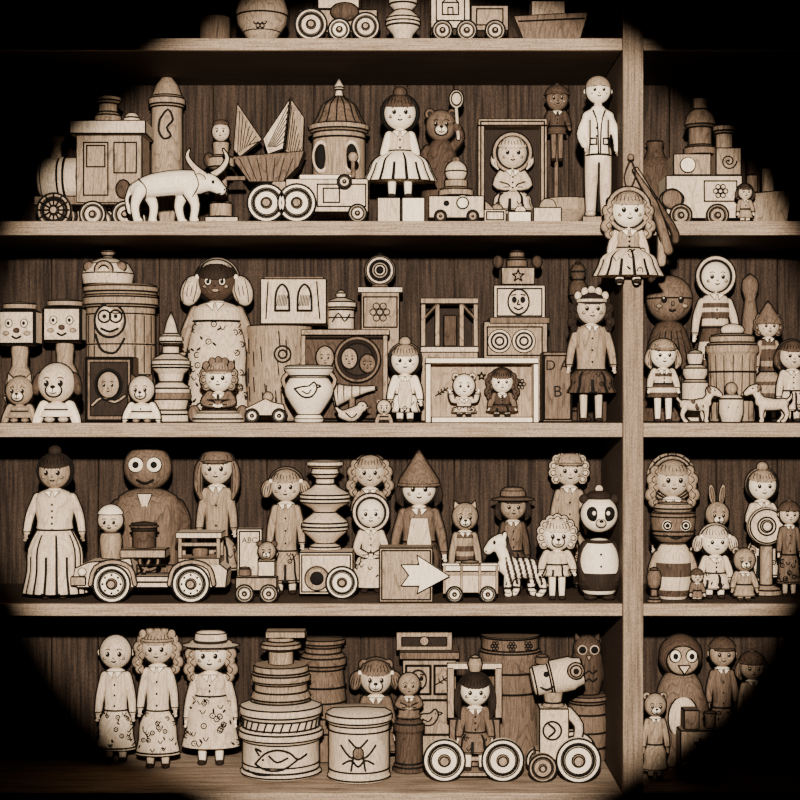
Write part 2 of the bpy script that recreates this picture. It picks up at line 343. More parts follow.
def figure(b,x,base,top,hr,dw,y=0,hair='bob',hm='brown',dm='tan',sk='cream',hat=None,hatm='tan',legs=.14,sm=None,arm='down',btn=3,pleats=None,waist=.5,sw=None,eye=.14,ears=None,muz=False,collar=True,stripes=0,spots=None,apron=None,top_m=None,white=False,fringe=True,shoe='dark'):
    st=b.raw(x,base,y); H=base-top
    if pleats is None: pleats=max(7,int(dw/4.5))
    ex=max(EX[hair],HX.get(hat,0)); 
    if ears=='rabbit': ex=1.4
    if ears in('bear','cat'): ex=max(ex,.3)
    hz=H-ex*hr-hr*1.04
    sz=hz-hr*1.18; hem=max(3,H*legs); L=max(6,sz-hem); sw=sw or min(hr*.78,dw*.42); wz=hem+L*waist; wa=min(sw*.85,dw*.4)
    top_m=top_m or dm; smt=sm or dm
    if spots is None: spots=0 if (stripes or muz or L<22) else int(L/(3 if not pleats else 6))
    def mf(c):
        a=math.atan2((c.y-b.oy)/.66,c.x-b.ox); f=(a/(2*math.pi)*pleats)%1
        zz=(c.z-b.oz-hem)/max(1,(wz-hem))
        if stripes:
            return 'brown' if int((c.z-b.oz)/stripes)%2 else None
        if pleats and abs(f-.5)<.07 and zz<(.92 if int(a/(2*math.pi)*pleats)%2 else .6): return 'ink'
        if .05<zz<.085: return 'ink'
    RP=[(0,dw/2*.99),(.35,dw/2*.86),(.7,dw/2*.6+wa*.42),(1,wa)]
    def RR_(t):
        for (a,ra),(c,rc) in zip(RP,RP[1:]):
            if t<=c: return ra+(rc-ra)*(t-a)/(c-a)
        return wa
    prof=[(0,hem),(dw/2,hem),(dw/2*.98,hem+L*.04),(dw/2*.86,hem+(wz-hem)*.35),((dw/2*.6+wa*.42),hem+(wz-hem)*.7),(wa,wz)]
    n=pleats*8 if pleats else 28
    bb=prof[:2]+[(v[0],v[1]) for v in catm([(p[0],p[1],0) for p in prof[1:]],3)][1:]+[(0,wz+.1)]
    b.lt(0,bb,0,dm,n=n,ry=.66,mf=mf,pl=(pleats,.02) if pleats else None,w=.9)
    mt=(lambda c:'brown' if int((c.z-b.oz)/stripes)%2 else None) if stripes else None
    b.lt(0,[(0,wz-.5),(wa*1.0,wz-.5),(wa*1.02,wz+L*.08),(sw*.98,sz-L*.16),(sw*.9,sz-L*.04),(hr*.36,sz+hr*.12),(0,sz+hr*.14)],0,top_m,n=26,ry=.68,sm=3,w=0,mf=mt)
    b.rg(0,wz,wa*1.04,.9,0,'z','ink',.68)
    b.tb([(0,sz-1),(0,hz-hr*.7)],hr*.3,sk)
    if collar:
        b.lt(0,[(hr*.62,sz-hr*.12),(hr*.62,sz-hr*.02),(hr*.32,sz+hr*.16),(hr*.1,sz+hr*.16)],0,'pale',n=20,ry=.8,w=.6)
        b.pr([(-hr*.5,sz),(-.5,sz+hr*.05),(-hr*.12,sz-hr*.42)],-sw*.68-.3,1.6,'pale',w=.5); b.pr([(hr*.5,sz),(.5,sz+hr*.05),(hr*.12,sz-hr*.42)],-sw*.68-.3,1.6,'pale',w=.5)
    fy=-sw*.7
    for i in range(btn): b.sp(0,sz-L*.1-(i+.5)*(sz-wz)*.8/max(1,btn),max(.8,hr*.07),None,None,fy-.2,'ink',n=8)
    if apron:
        b.pr([(-dw*.2,hem+L*.1),(dw*.2,hem+L*.1),(wa*.8,wz),(wa*.55,sz-L*.12),(-wa*.55,sz-L*.12),(-wa*.8,wz)],-dw*.30,1.8,apron)
    for i in range(spots):
        t=random.uniform(.08,.95); zz=hem+(wz-hem)*t; R=RR_(t); a=math.radians(random.uniform(-165,-15)); X=R*math.cos(a); Y=R*.66*math.sin(a)-.7
        if dw>50: g=1.35
        else: g=1.0
        if i%3==0: b.rg(X,zz,2*g,.5,Y,n=10); b.sp(X,zz,.7,None,None,Y,'ink',n=6)
        elif i%3==1: b.ln([(X-2*g,zz+1.4*g,Y),(X,zz-1.4*g,Y-.2),(X+2*g,zz+1.4*g,Y)],.45)
        else: b.sp(X,zz,.9*g,2*g,.7,Y,'ink',n=6,rot=random.uniform(-60,60))
    AL=max(hr*1.3,min(L*.75,hr*3))
    ar=max(1.8,hr*.24)
    if arm!='none':
        for sg in (-1,1):
            S=(sg*sw*.86,sz-L*.07,0)
            if arm=='down' : E=(sg*(sw*1.22),sz-AL*.5,-.5);Hh=(sg*sw*1.42,sz-AL*.95,-3)
            elif arm=='out' : E=(sg*(sw*1.3+AL*.2),sz-AL*.35,-1);Hh=(sg*(sw*1.3+AL*.5),sz-AL*.68,-3)
            elif arm=='front': E=(sg*(sw*1.3),sz-AL*.45,-sw*.4);Hh=(sg*sw*.35,sz-AL*.62,-sw*1.05)
            else: E=(sg*(sw*1.4),sz-AL*.1,-1);Hh=(sg*(sw*1.75),sz+AL*.45,-3)
            F=tuple(E[i]+(Hh[i]-E[i])*.78 for i in range(3))
            b.tb([S,E,F],[ar*1.25,ar*1.15,ar*.95],smt)
            b.tb([F,Hh],[ar*.62,ar*.5],sk,n=6)
            b.rg(F[0],F[1],ar*.9,.55,F[2],'z',n=12)
            b.hand(Hh[0],Hh[1],Hh[2],Hh[0]-F[0],Hh[1]-F[1],max(1.8,hr*.18),sk)
    lr=max(2,min(hr*.24,dw*.12)); lx=max(lr*1.15,min(dw*.17,hr*.5))
    for sg in (-1,1):
        b.tb([(sg*lx,hem+3),(sg*lx,hem*.5,-.5),(sg*lx,2.2)],[lr*1.15,lr,lr*.8],sk)
        b.sp(sg*lx*1.05,max(1.9,lr*.7),lr*1.15,max(1.9,lr*.7),lr*1.7,-lr*.6,shoe,n=12)
    headp(b,hz,hr,hair,hm,sk,hat,hatm,eye,ears,muz,white,fringe=fringe)
    b.un(st)
def doll(name,x,sh,d,top,hr,dw,base=None,yaw=0,**k):
    b=B(name,x,sh,d,base,yaw); figure(b,x,b.y0,top,hr,dw,**k); return b.done()

# ================= ROOM / SHELVING
unit=bpy.data.objects.new('wooden_shelving_unit',None); bpy.context.scene.collection.objects.link(unit)
def slab(name,x0,x1,y0,y1,z0,z1,m,bev=.0015,par=True):
    me=bpy.data.meshes.new(name); bm=bmesh.new(); bmesh.ops.create_cube(bm,size=1)
    for v in bm.verts: v.co=Vector(((v.co.x+.5)*(x1-x0)+x0,(v.co.y+.5)*(y1-y0)+y0,(v.co.z+.5)*(z1-z0)+z0))
    if bev: bmesh.ops.bevel(bm,geom=bm.edges[:],offset=bev,segments=2,affect='EDGES',profile=.5)
    bm.to_mesh(me); bm.free(); me.materials.append(m)
    o=bpy.data.objects.new(name,me); bpy.context.scene.collection.objects.link(o)
    if par: o.parent=unit
    return o
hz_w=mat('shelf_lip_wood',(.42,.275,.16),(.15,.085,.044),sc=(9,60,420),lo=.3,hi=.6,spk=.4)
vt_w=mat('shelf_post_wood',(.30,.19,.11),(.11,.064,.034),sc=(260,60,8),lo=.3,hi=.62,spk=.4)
bd_shade_w=mat('shelf_board_shade_wood',(.075,.042,.022),(.028,.015,.008),sc=(9,260,60),lo=.3,hi=.62,spk=.35)  # darker copy of the shelf wood: shade of undersides and inner faces in the colour
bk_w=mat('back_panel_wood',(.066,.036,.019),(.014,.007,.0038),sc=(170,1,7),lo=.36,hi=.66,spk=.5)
fl_w=mat('floor_wood',(.10,.055,.03),(.03,.016,.009),sc=(6,90,1))
W=lambda x:(x-400)*U
Zi=lambda y:ZC+(400-y)*U
DEP=180*U
TH={0:12,1:14,2:14,3:12,4:20}
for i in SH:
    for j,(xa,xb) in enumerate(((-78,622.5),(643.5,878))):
        slab('board_%d_%d'%(i,j),W(xa),W(xb),0.0125,DEP,Zi(SH[i]+TH[i]),Zi(SH[i]),bd_shade_w if i<4 else hz_w)
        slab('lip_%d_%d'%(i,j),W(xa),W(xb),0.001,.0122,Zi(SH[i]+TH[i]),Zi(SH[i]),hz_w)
slab('post_face',W(623),W(643),-.004,.012,0.0,Zi(-150),vt_w)
slab('divider',W(623.5),W(642.5),.0125,DEP,0.0,Zi(-150),bd_shade_w)
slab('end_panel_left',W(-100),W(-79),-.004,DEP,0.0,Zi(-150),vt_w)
slab('end_panel_right',W(879),W(900),-.004,DEP,0.0,Zi(-150),vt_w)
slab('top_panel',W(-110),W(910),-.01,DEP,Zi(-150),Zi(-165),hz_w)
slab('plinth',W(-78),W(878),0.02,.04,0.0,Zi(814),hz_w)
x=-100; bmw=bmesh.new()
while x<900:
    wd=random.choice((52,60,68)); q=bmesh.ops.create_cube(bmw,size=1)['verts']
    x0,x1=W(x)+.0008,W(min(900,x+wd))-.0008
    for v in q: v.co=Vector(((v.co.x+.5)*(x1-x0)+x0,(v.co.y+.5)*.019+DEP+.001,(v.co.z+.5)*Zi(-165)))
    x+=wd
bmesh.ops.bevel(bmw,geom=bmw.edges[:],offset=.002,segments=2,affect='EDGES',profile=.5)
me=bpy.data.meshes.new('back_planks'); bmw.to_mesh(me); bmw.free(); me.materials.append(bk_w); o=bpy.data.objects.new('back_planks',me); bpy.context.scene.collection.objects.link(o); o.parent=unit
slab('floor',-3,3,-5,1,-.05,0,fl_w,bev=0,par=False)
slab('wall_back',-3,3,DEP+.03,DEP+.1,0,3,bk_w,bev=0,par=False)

# ================= SHELF 0 (top)
b=B('ceramic_bowl',262,0,40); G=b.G
b.lt(262,[(10,G),(12,G-4),(24,G-22),(26,G-34),(22,G-48),(0,G-52)],m='tan'); b.rg(262,G-30,25.6,.8,0,'z'); b.rg(262,G-14,18,.8,0,'z'); b.dood(262,G-20,7,-22,'flower'); b.done()
b=B('toy_tractor',335,0,30); G=b.G
b.box(300,12,378,36,0,24,'tan'); b.box(318,-25,360,12,0,24,'cream'); b.wh(312,G-16,16,-15,m='cream'); b.wh(366,G-14,14,-15,m='cream'); b.wh(340,G-11,11,-15,m='pale'); b.wh(312,G-16,16,15);b.wh(366,G-14,14,15); b.sp(345,15,14,9,6,-13,'brown'); b.done()
b=B('wooden_ball_stacker',403,0,50); G=b.G
b.lt(403,[(18,G),(18,G-7),(8,G-8),(10,G-14),(17,G-22),(17,G-30),(8,G-38),(14,G-44),(14,G-52),(0,G-60)],m='cream'); b.rg(403,G-26,17.2,.8,0,'z'); b.done()
b=B('toy_delivery_truck',465,0,30); G=b.G
b.box(430,-15,470,32,0,28,'cream'); b.box(470,8,508,34,0,26,'tan'); b.rect(436,-8,464,24,-14.6); b.dood(450,8,10,-14.6,'house'); b.rect(476,12,502,28,-13.4); b.wh(442,G-10,10,-16);b.wh(466,G-10,10,-16);b.wh(494,G-10,10,-16); b.wh(442,G-10,10,16);b.wh(494,G-10,10,16); b.done()
b=B('toy_boat',545,0,40); G=b.G
b.pr([(512,18),(588,14),(578,G),(524,G)],0,22,'wood'); b.box(530,2,565,18,0,16,'tan'); b.lt(548,[(5,2),(5,-15),(0,-15)],m='dark'); b.pl([(518,24),(583,21)],.7,-11.4); b.done()
b=B('toy_drum',215,0,60); G=b.G
b.lt(215,[(15,G),(15,G-34),(0,G-34)],m='wood'); b.done()

# ================= SHELF 1
b=B('toy_steam_locomotive',100,1,90); G=b.G
b.box(80,138,146,206,0,44,'tan'); b.box(74,124,150,138,0,50,'cream'); b.rect(88,146,112,198,-22.6); b.rect(91,149,109,170,-22.6); b.rect(118,146,140,176,-22.6); b.pl([(129,146),(129,176)],.6,-22.6); b.sp(127,192,7,9,2,-22,'brown',n=12)
b.lt(108,[(13,124),(13,116),(9,113),(9,104),(14,102),(12,97),(0,96)],m='tan'); b.lt(132,[(8,124),(8,118),(4,114),(0,113)],m='cream')
b.la(66,178,[(0,-26),(17,-26),(20,-22),(20,-6),(21,-5),(21,0),(20,1),(20,14)],0,'x','cream'); b.lt(56,[(6,160),(5,145),(9,138),(9,134),(0,134)],m='tan')
b.box(38,198,150,208,0,42,'wood')
for X,R in((60,17),(98,13),(130,13)):
    for yy in(-25,25): b.wh(X,G-R,R,yy,m='tan' if X==60 else 'cream')
b.rg(60,G-17,10,.8,-29.5)
for a in range(0,180,30):
    c,s_=math.cos(math.radians(a)),math.sin(math.radians(a)); b.pl([(60-15*c,G-17-15*s_),(60+15*c,G-17+15*s_)],.7,-30)
b.done()
b=B('wooden_rocket_tower',167,1,140); G=b.G
b.lt(167,[(18,G),(18,G-6),(16,G-8),(15,108),(18,106),(18,99),(15,97),(11,86),(5,78),(0,76)],m='tan'); b.ln([(162,122),(170,112),(175,122),(169,130),(173,138),(166,141),(161,133),(162,122)],1.0,-15.5); b.done()
b=B('wooden_bull',180,1,20); G=b.G
b.fuse()
b.tb([(138,190),(152,186),(175,183),(196,183),(206,183)],[8.5,11.5,12.5,12,9],n=14); b.tb([(200,181),(211,183),(221,190)],[9,8.5,5.5],n=12)
for x0,x1,x2,yy in((141,136,138,-6),(147,153,151,6),(190,196,194,-6),(183,178,181,6)):
    b.tb([(x0,192,yy),(x1,206,yy),(x2,G-3,yy)],[7,4.6,3.8],n=10); b.sp(x2+1,G-2.5,5,2.6,4,yy)
b.tb([(131,188),(127,200),(130,212)],[2.5,2,2.6]); b.endf('pale',1.1,4)
for sg,P in((-1,[(205,176),(195,168),(188,158),(190,150)]),(1,[(212,175),(222,168),(227,158),(223,149)])): b.tb([(p[0],p[1],sg*3-1) for p in P],[3.2,2.8,2,.7],'cream')
b.sp(202,178,5,2.4,2,-8,'cream',rot=30); b.sp(214,183,1.6,2,1.2,-8,'ink',n=8); b.sp(225,190,1,1,1,-4,'ink',n=6); b.ln([(216,195,-6),(221,194,-6)],.5)
for P in([(140,180),(148,190),(146,202)],[(196,174),(200,186),(194,198)]): b.ln([(p[0],p[1],-11.4) for p in P],.5)
b.done()
b=B('wooden_peg_figure',222,1,80); G=b.G
b.box(206,G-12,240,G,0,26,'cream'); b.lt(221,[(11,G-12),(11,G-26),(6,G-28),(6,170),(13,168),(13,158),(7,156),(8,142),(0,141)],m='tan'); b.sp(221,132,9,9.5,9,0,'cream'); b.face(221,132,9,0,sk='cream'); b.box(208,176,246,181,0,5,'wood'); b.sp(209,160,5,7,5,0,'brown'); b.sp(221,124,8,4,8,0,'brown'); b.done()
b=B('toy_sailboat',272,1,125); G=b.G
b.pr([(237,102),(263,140),(240,158),(233,150)],0,5,'tan'); b.pr([(263,140),(291,98),(284,150),(268,156)],-4,5,'cream'); b.pr([(291,98),(305,118),(303,160),(285,152)],0,5,'tan')
b.pr([(231,158),(306,152),(300,168),(284,184),(250,184)],0,24,'wood')
for t in range(7): b.ln([(240+t*3.2,112+t*5),(238+t*2,154-t*1.5)],.4,-3); b.ln([(289-t*.6,106+t*6),(268+t*1.4,148)],.4,-7.2); b.ln([(292+t*1.6,106+t*7),(287+t*1.7,150+t)],.4,-3); b.ln([(240+t*9,160),(252+t*5.5,182)],.4,-12.4)
b.tb([(291,98),(270,184)],1.5,'dark'); b.lt(268,[(20,G),(20,G-6),(6,G-8),(6,184)],m='tan'); b.done()
b=B('toy_carousel_tower',339,1,110); G=b.G
b.lt(339,[(30,G),(30,G-8),(26,G-10),(26,134),(30,132),(30,126),(0,126)],m='tan'); b.lt(339,[(27,126),(22,118),(17,106),(5,97),(0,96)],m='wood')
for a in range(-160,-10,22):
    c,s_=math.cos(math.radians(a)),math.sin(math.radians(a)); b.ln([(339+27*c,126,27*s_-.5),(339+22*c,118,22*s_-.5),(339+17*c,106,17*s_-.5),(339+5*c,97,5*s_)],.6)
b.lt(339,[(4,97),(3,90),(6,88),(3,84),(0,78)],m='cream')
for X,yy in((322,-21),(352,-23)): b.sp(X,160,6,14,3,yy,'ink'); b.rg(X,160,7.5,1,yy-1,'y','cream',1.9)
b.rg(339,183,26.5,1,0,'z'); b.rg(339,140,26.5,1,0,'z'); b.done()
b=B('toy_tow_wagon',315,1,30); G=b.G
b.box(286,180,369,214,0,26,'cream'); b.box(250,196,290,210,0,22,'tan'); b.pr([(262,196),(274,182),(292,182),(292,196)],0,20,'tan')
b.box(300,176,352,181,0,24,'pale')
for X,R in((268,19),(298,19)): b.wh(X,G-R,R,-16,w=8,m='pale'); b.wh(X,G-R,R,16,w=8)
b.wh(358,G-9,9,-15); b.wh(358,G-9,9,15); b.wh(345,184,7,-15,m='cream'); b.rect(318,186,366,208,-13.6); b.rect(324,190,340,204,-13.6); b.tb([(353,176),(353,160)],2,'wood'); b.sp(353,157,5,5,5,0,'tan'); b.done()
b=B('wooden_display_block',401,1,50); G=b.G
b.box(377,199,401,G,0,34,'cream'); b.box(401.5,199,425,G,0,34,'pale'); b.done()
doll('ballerina_doll',400,1,50,85,16,72,base=199,hair='bun',hm='brown',dm='pale',legs=.15,arm='down',waist=.62,pleats=16,top_m='cream',sk='pale',btn=2,spots=0)
b=B('teddy_bear',441,1,120); G=b.G
b.lt(441,[(17,G),(20,G-20),(18,180),(15,155),(9,142),(0,138)],m='brown',sm=3,w=0,ry=.8); st=b.raw(441,G); headp(b,G-126,15,'none','wood','wood',None,'tan',ears='bear',muz=True); b.un(st)
b.tb([(428,150),(420,165),(426,176,-8)],[5,5,4],'brown'); b.tb([(452,148),(460,138,-4),(456,128,-8)],[5,4.5,4],'brown'); b.tb([(458,140,-9),(456,110,-9)],1.6,'cream'); b.sp(456,101,7,9,4,-9,'cream'); b.rg(456,101,5,.6,-12.5,sq=1.3); b.done()
b=B('toy_fire_truck',455,1,28); G=b.G
b.box(428,197,484,G-4,0,28,'cream'); b.lt(456,[(17,197),(17,190),(11,188),(11,180),(0,180)],m='tan'); b.sp(456,172,11,11,11,0,'cream',n=18); b.rg(456,172,11.2,.7,0,'z'); b.sp(456,160,4,3,4,0,'wood')
for X in(440,472):
    for yy in(-15,15): b.wh(X,G-6,6,yy,w=5,m='tan')
b.la(462,205,[(0,-5),(6,-3),(8,0)],-14,'y','pale'); b.sp(446,205,3,3,2,-14,'ink'); b.pr([(484,200),(494,210),(484,G-4)],0,20,'tan'); b.done()
b=B('shadow_box_frame',511,1,85); G=b.G
b.box(477,121,546,G,14,3,'dark'); b.box(477,121,546,128,0,30,'tan'); b.box(477,128,484,G,0,30,'tan'); b.box(539,128,546,G,0,30,'tan'); b.box(484,G-8,539,G,0,30,'tan'); b.rect(480,124,543,G-4,-15.4)
figure(b,512,G-8,134,15,44,y=-2,hair='bob',hm='cream',dm='cream',hat='hood',hatm='tan',arm='front',legs=.12,sw=12); b.done()
b=B('wooden_building_blocks',522,1,28); G=b.G
b.box(483,G-14,506,G,0,22,'cream'); b.box(507,G-12,531,G,0,20,'pale'); b.box(532,G-16,561,G,0,22,'cream'); b.la(547,G-16,[(0,-9),(9,-9),(9,9),(0,9)],0,'y','tan'); b.sp(497,G-14,6,6,6,0,'tan'); b.la(520,G-12,[(0,-7),(6,-7),(6,7),(0,7)],0,'y','cream'); b.rect(486,G-11,503,G-3,-11.5); b.done()
b=B('wooden_bowl',566,1,80); G=b.G
b.lt(566,[(10,G),(12,G-3),(24,G-18),(26,G-30),(24,G-30),(20,G-24),(0,G-22)],m='tan'); b.done()
b=B('marionette_puppet',557,1,140); G=b.G
figure(b,557,162,84,11,20,hair='none',hm='dark',dm='brown',sk='wood',hat='beanie',hatm='brown',legs=.35,arm='down',pleats=0,waist=.35,spots=0); b.tb([(557,172,8),(557,G-3,8)],2,'wood'); b.tb([(557,130,8),(557,172,8)],2,'wood'); b.lt(557,[(14,G),(14,G-5),(0,G-5)],y=2,m='wood'); b.done()
b=B('carved_man_figurine',599,1,50); G=b.G
b.box(580,G-9,620,G,0,34,'tan')
F=G-9
b.fuse()
for sg in(-1,1):
    b.tb([(598+sg*5.5,152,0),(598+sg*7,182,-1),(598+sg*7.5,F-4,0)],[8,6.4,5],n=12); b.sp(598+sg*8,F-3,5.5,3.2,9,-3)
b.tb([(598,153),(598,140)],[11.5,11],n=12); b.endf('cream',1.1,4)
b.fuse()
b.tb([(598,156),(598,140),(598,122),(598,113)],[11.8,11.5,12.5,8.5],n=14); b.tb([(588,117),(598,115),(608,117)],[6,8,6],n=12)
b.tb([(588,118),(581,134,0),(584,146,-6)],[5.5,4.5,3.6],n=10); b.tb([(608,118),(616,134,0),(617,150,-3)],[5.5,4.5,3.6],n=10); b.endf('pale',1.0,3)
b.tb([(598,114),(598,104)],4.2,'cream'); st=b.raw(598,F); H=F-91
headp(b,H,12.5,'none','tan','pale','none','tan'); b.sp(0,H+2,12.9,13,12.6,1,'tan',n=20,cut=((0,0,.3),(0,.5,-1)))
b.hand(-13.5,F-148,-7,.2,-1,3,'cream'); b.hand(19.5,F-152,-4,.1,-1,3,'cream'); b.un(st)
for P in([(592,112),(596,126),(597,155)],[(604,112),(600,126),(599,155)],[(589,122),(589,140),(588,154)],[(607,122),(607,140),(608,154)]): b.ln([(p[0],p[1],-11.9 if abs(p[0]-598)<6 else -9.2) for p in P],.7)
b.rg(598,156,12.2,1,0,'z'); b.ln([(598,160,-8),(598,185,-7),(598,F-6,-5)],1.0); b.rect(589,140,595,146,-11.5); b.rect(602,140,608,146,-11)
for t in(130,138,146): b.sp(595,t,1,1,1,-12.6,'ink',n=6)
b.done()
b=B('hanging_rag_doll',628,1,-16,base=284)
figure(b,628,284,188,17,70,hair='wavy',hm='tan',dm='cream',sk='pale',hat='hood',hatm='tan',legs=.08,arm='down',waist=.62,top_m='tan')
b.tb([(628,190,4),(625,175,4),(631,158,4)],.8,'dark'); b.tb([(630,190,4),(636,175,4),(632,158,4)],.8,'dark'); b.tb([(631,157,2),(631,157,14)],1.8,'dark'); b.sp(631,157,3,3,1.4,1,'wood'); b.done()
b=B('hanging_wooden_spindles',660,1,-10,base=266)
b.tb([(634,170,2),(654,205,0),(668,250,0)],[1,4,5],'wood'); b.tb([(637,168,3),(660,215,3),(662,262,3)],[1,4,4.5],'tan'); b.tb([(636,168,5),(672,225,3),(676,240,3)],[1,3,3.5],'brown')
b.tb([(635,168,3),(633,160,6)],1,'dark'); b.tb([(633,160,8),(633,160,3)],1.2,'dark'); b.done()
b=B('toy_paddle_steamer',705,1,80); G=b.G
b.box(662,178,738,G-8,0,44,'cream'); b.box(670,156,708,178,0,36,'tan'); b.box(712,150,738,178,0,36,'tan'); b.lt(700,[(16,156),(16,148),(11,146),(11,128),(16,126),(13,116),(7,110),(7,98),(0,97)],m='wood'); b.lt(724,[(8,150),(8,134),(11,132),(11,126),(0,124)],m='tan')
b.la(684,168,[(0,-3),(8,-3),(8,3),(0,3)],-19,'y','pale'); b.sp(668,202,12,9,3,-22,'wood'); b.rg(668,202,10,.7,-24.5)
for X in(676,712):
    for yy in(-25,25): b.wh(X,G-11,11,yy,m='tan')
b.rect(700,184,732,204,-22.6); b.dood(716,194,8,-22.8,'flower'); b.dood(725,164,8,-18.6,'spiral'); b.done()
b=B('wooden_jug',655,1,150); G=b.G
b.lt(655,[(14,G),(17,G-15),(18,170),(10,158),(7,148),(9,142),(0,141)],m='brown',sm=2); b.done()
b=B('toy_canoe',764,1,60); G=b.G
b.pr([(744,195),(790,190),(784,G),(748,G)],0,26,'tan'); b.lt(752,[(5,193),(5,175),(0,174)],m='wood'); b.lt(768,[(6,193),(6,168),(0,165)],m='tan'); b.done()
b=B('wooden_spool',756,1,150); G=b.G
b.lt(756,[(16,G),(16,G-6),(9,G-8),(9,152),(16,150),(16,144),(0,144)],m='brown'); b.done()
doll('small_peg_doll',745,1,25,184,7,16,hair='bob',hm='brown',dm='tan',btn=1,pleats=0)

# ================= SHELF 2
def squarejar(name,x,d,top,w):
    b=B(name,x,2,d); G=b.G; h=w*.5
    b.lt(x,[(h*.55,G),(h*.7,G-8),(h*.75,top+78),(h*.4,top+62),(h*.45,top+48),(h*.4,top+40)],m='tan',sm=2,w=.6)
    b.box(x-h,top+6,x+h,top+42,0,w*.8,'cream',w=3); b.lt(x,[(h*.85,top+6),(h*.9,top),(0,top-2)],m='tan')
    for sg in(-1,1): b.sp(x+sg*h*.4,top+20,3.4,4,2,-w*.4,'pale'); b.sp(x+sg*h*.4,top+20,1.6,2,1.5,-w*.4-2,'ink'); b.sp(x+sg*h*.55,top+30,3,2,1,-w*.4,'tan')
    b.sp(x,top+27,3,2.4,3,-w*.4,'brown'); b.ln([(x-4,top+33),(x,top+35),(x+4,top+33)],.9,-w*.4-.6); b.lt(x,[(h*.62,G-30),(h*.9,G-26),(h*.7,G-18)],m='cream')
    b.dood(x,top+92,5,-h*.72,'flower'); b.done()
squarejar('square_head_jar',20,95,304,38); squarejar('square_head_jar',65,130,301,40)
doll('toy_puppy',57,2,28,362,19,38,hair='none',hm='brown',dm='pale',sk='cream',ears='dog',muz=True,legs=.1,btn=0,pleats=0,collar=False,waist=.6,sw=15,shoe='cream',eye=.15)
doll('toy_kitten',20,2,30,372,14,30,hair='none',hm='tan',dm='tan',sk='tan',ears='cat',muz=True,legs=.1,btn=0,pleats=0,collar=False,waist=.6,sw=11,shoe='tan')
b=B('carved_wooden_canister',121,2,115); G=b.G
b.lt(121,[(34,G),(36,G-4),(34,G-8),(34,308),(37,306),(37,298),(34,296),(37,293),(37,287),(30,285),(0,284)],m='tan',n=32)
b.lt(108,[(24,285),(26,274),(20,264),(8,259),(0,259)],m='cream',w=.8)
b.rg(108,272,7,2,-23,'y','tan'); b.sp(92,268,5,5,3,-16,'wood'); b.sp(124,268,5,5,3,-16,'wood'); b.lt(108,[(6,260),(4,256),(8,252),(0,249)],m='tan')
for z in(315,345,375): b.rg(121,z,34.3,.7,0,'z')
for a in range(-165,-10,18):
    c,s_=math.cos(math.radians(a)),math.sin(math.radians(a))
    if abs(a+95)<30: continue
    for z in(317,347): b.ln([(121+34.3*c,z,34.3*s_),(121+34.3*c,z+26,34.3*s_)],.5)
b.sp(116,322,15,16,4,-31,'cream'); b.rg(116,322,15,1,-34,sq=1.1); b.rg(111,318,6,.8,-36);b.rg(122,318,6,.8,-36); b.sp(111,318,2,2,1,-36,'ink',n=8); b.sp(122,318,2,2,1,-36,'ink',n=8); b.ln([(108,330,-36),(116,333,-36.5),(124,330,-36)],.9); b.ln([(102,336,-34),(106,348,-34),(112,353,-35),(122,353,-35),(130,340,-34)],1); b.done()
b=B('toy_picture_crate',112,2,50); G=b.G
b.box(88,357,136,G,0,34,'wood'); b.box(93,362,131,G-6,-17,2,'dark'); b.sp(112,385,11,13,3,-19,'tan'); b.face(112,385,11,-19,13,3,'tan'); b.rect(90,359,134,G-2,-17.6,1); b.rg(112,385,13,1,-19,sq=1.15); b.ln([(96,405),(105,398),(118,402),(128,396)],1,-18.6,m='tan'); b.done()
doll('penguin_figurine',142,2,20,372,13,32,hair='none',hm='brown',dm='pale',sk='cream',ears='cat',muz=True,legs=.08,btn=1,pleats=0,collar=False,sw=12,waist=.5,shoe='tan')
b=B('spired_wooden_bottle',171,2,60); G=b.G
b.lt(171,[(20,G),(20,G-8),(15,G-12),(19,G-28),(19,G-34),(11,G-40),(13,374),(19,368),(19,360),(8,354),(8,346),(12,342),(11,336),(7,334),(4,322),(0,312)],m='cream')
for z in(G-24,365,344): b.rg(171,z,19 if z>350 else 12,.8,0,'z')
b.lt(171,[(19.5,G-30),(20.5,G-26),(19.5,G-22)],m='wood'); b.done()
b=B('painted_wooden_doll',217,2,120); G=b.G
figure(b,217,G,256,19,66,hair='puff',hm='cream',dm='cream',sk='brown',legs=.05,arm='down',waist=.86,sw=25,pleats=0,spots=60,btn=0,sm='tan')
HZ=256+19*1.34
b.sp(217,HZ,20.8,21.5,20.4,0,'dark',n=22,cut=((0,0,.4),(0,.4,-1)))
for sg in(-1,1): b.sp(217+sg*7,HZ+1,3.6,4,1.4,-17,'pale',n=10); b.sp(217+sg*7,HZ+1.3,1.9,2.4,1.2,-18.6,'ink',n=8)
b.sp(217,HZ+10,4,1.6,1.4,-16.6,'tan',n=10)
b.done()
b=B('clown_jack_in_the_box',219,2,28); G=b.G
b.lt(219,[(26,G),(28,G-4),(24,G-10),(16,G-12),(0,G-12)],m='cream'); figure(b,219,G-11,358,14,36,hair='curl',hm='tan',dm='wood',sk='pale',hat='band',hatm='wood',legs=.1,pleats=8,arm='front',eye=.16); b.sp(195,G-9,6,8,5,-6,'wood'); b.sp(243,G-9,6,8,5,-6,'wood'); b.done()
b=B('tree_stump_block',279,2,125); G=b.G
b.lt(279,[(34,G),(33,G-20),(32,350),(33,326),(0,325)],m='tan',n=28)
for i in range(26):
    a=math.radians(random.uniform(-165,-15)); z=random.uniform(332,400); b.ln([(279+33.2*math.cos(a),z,33.2*math.sin(a)),(279+33.2*math.cos(a+.04),z+14,33.2*math.sin(a+.04))],.5)
b.rg(285,355,8,.8,-32.5); b.rg(285,355,4,.8,-33); b.done()
b=B('carved_wooden_crate',294,2,125,base=325.5); G=b.G
b.box(262,280,328,G,0,48,'cream'); b.box(266,278,324,281,0,40,'wood')
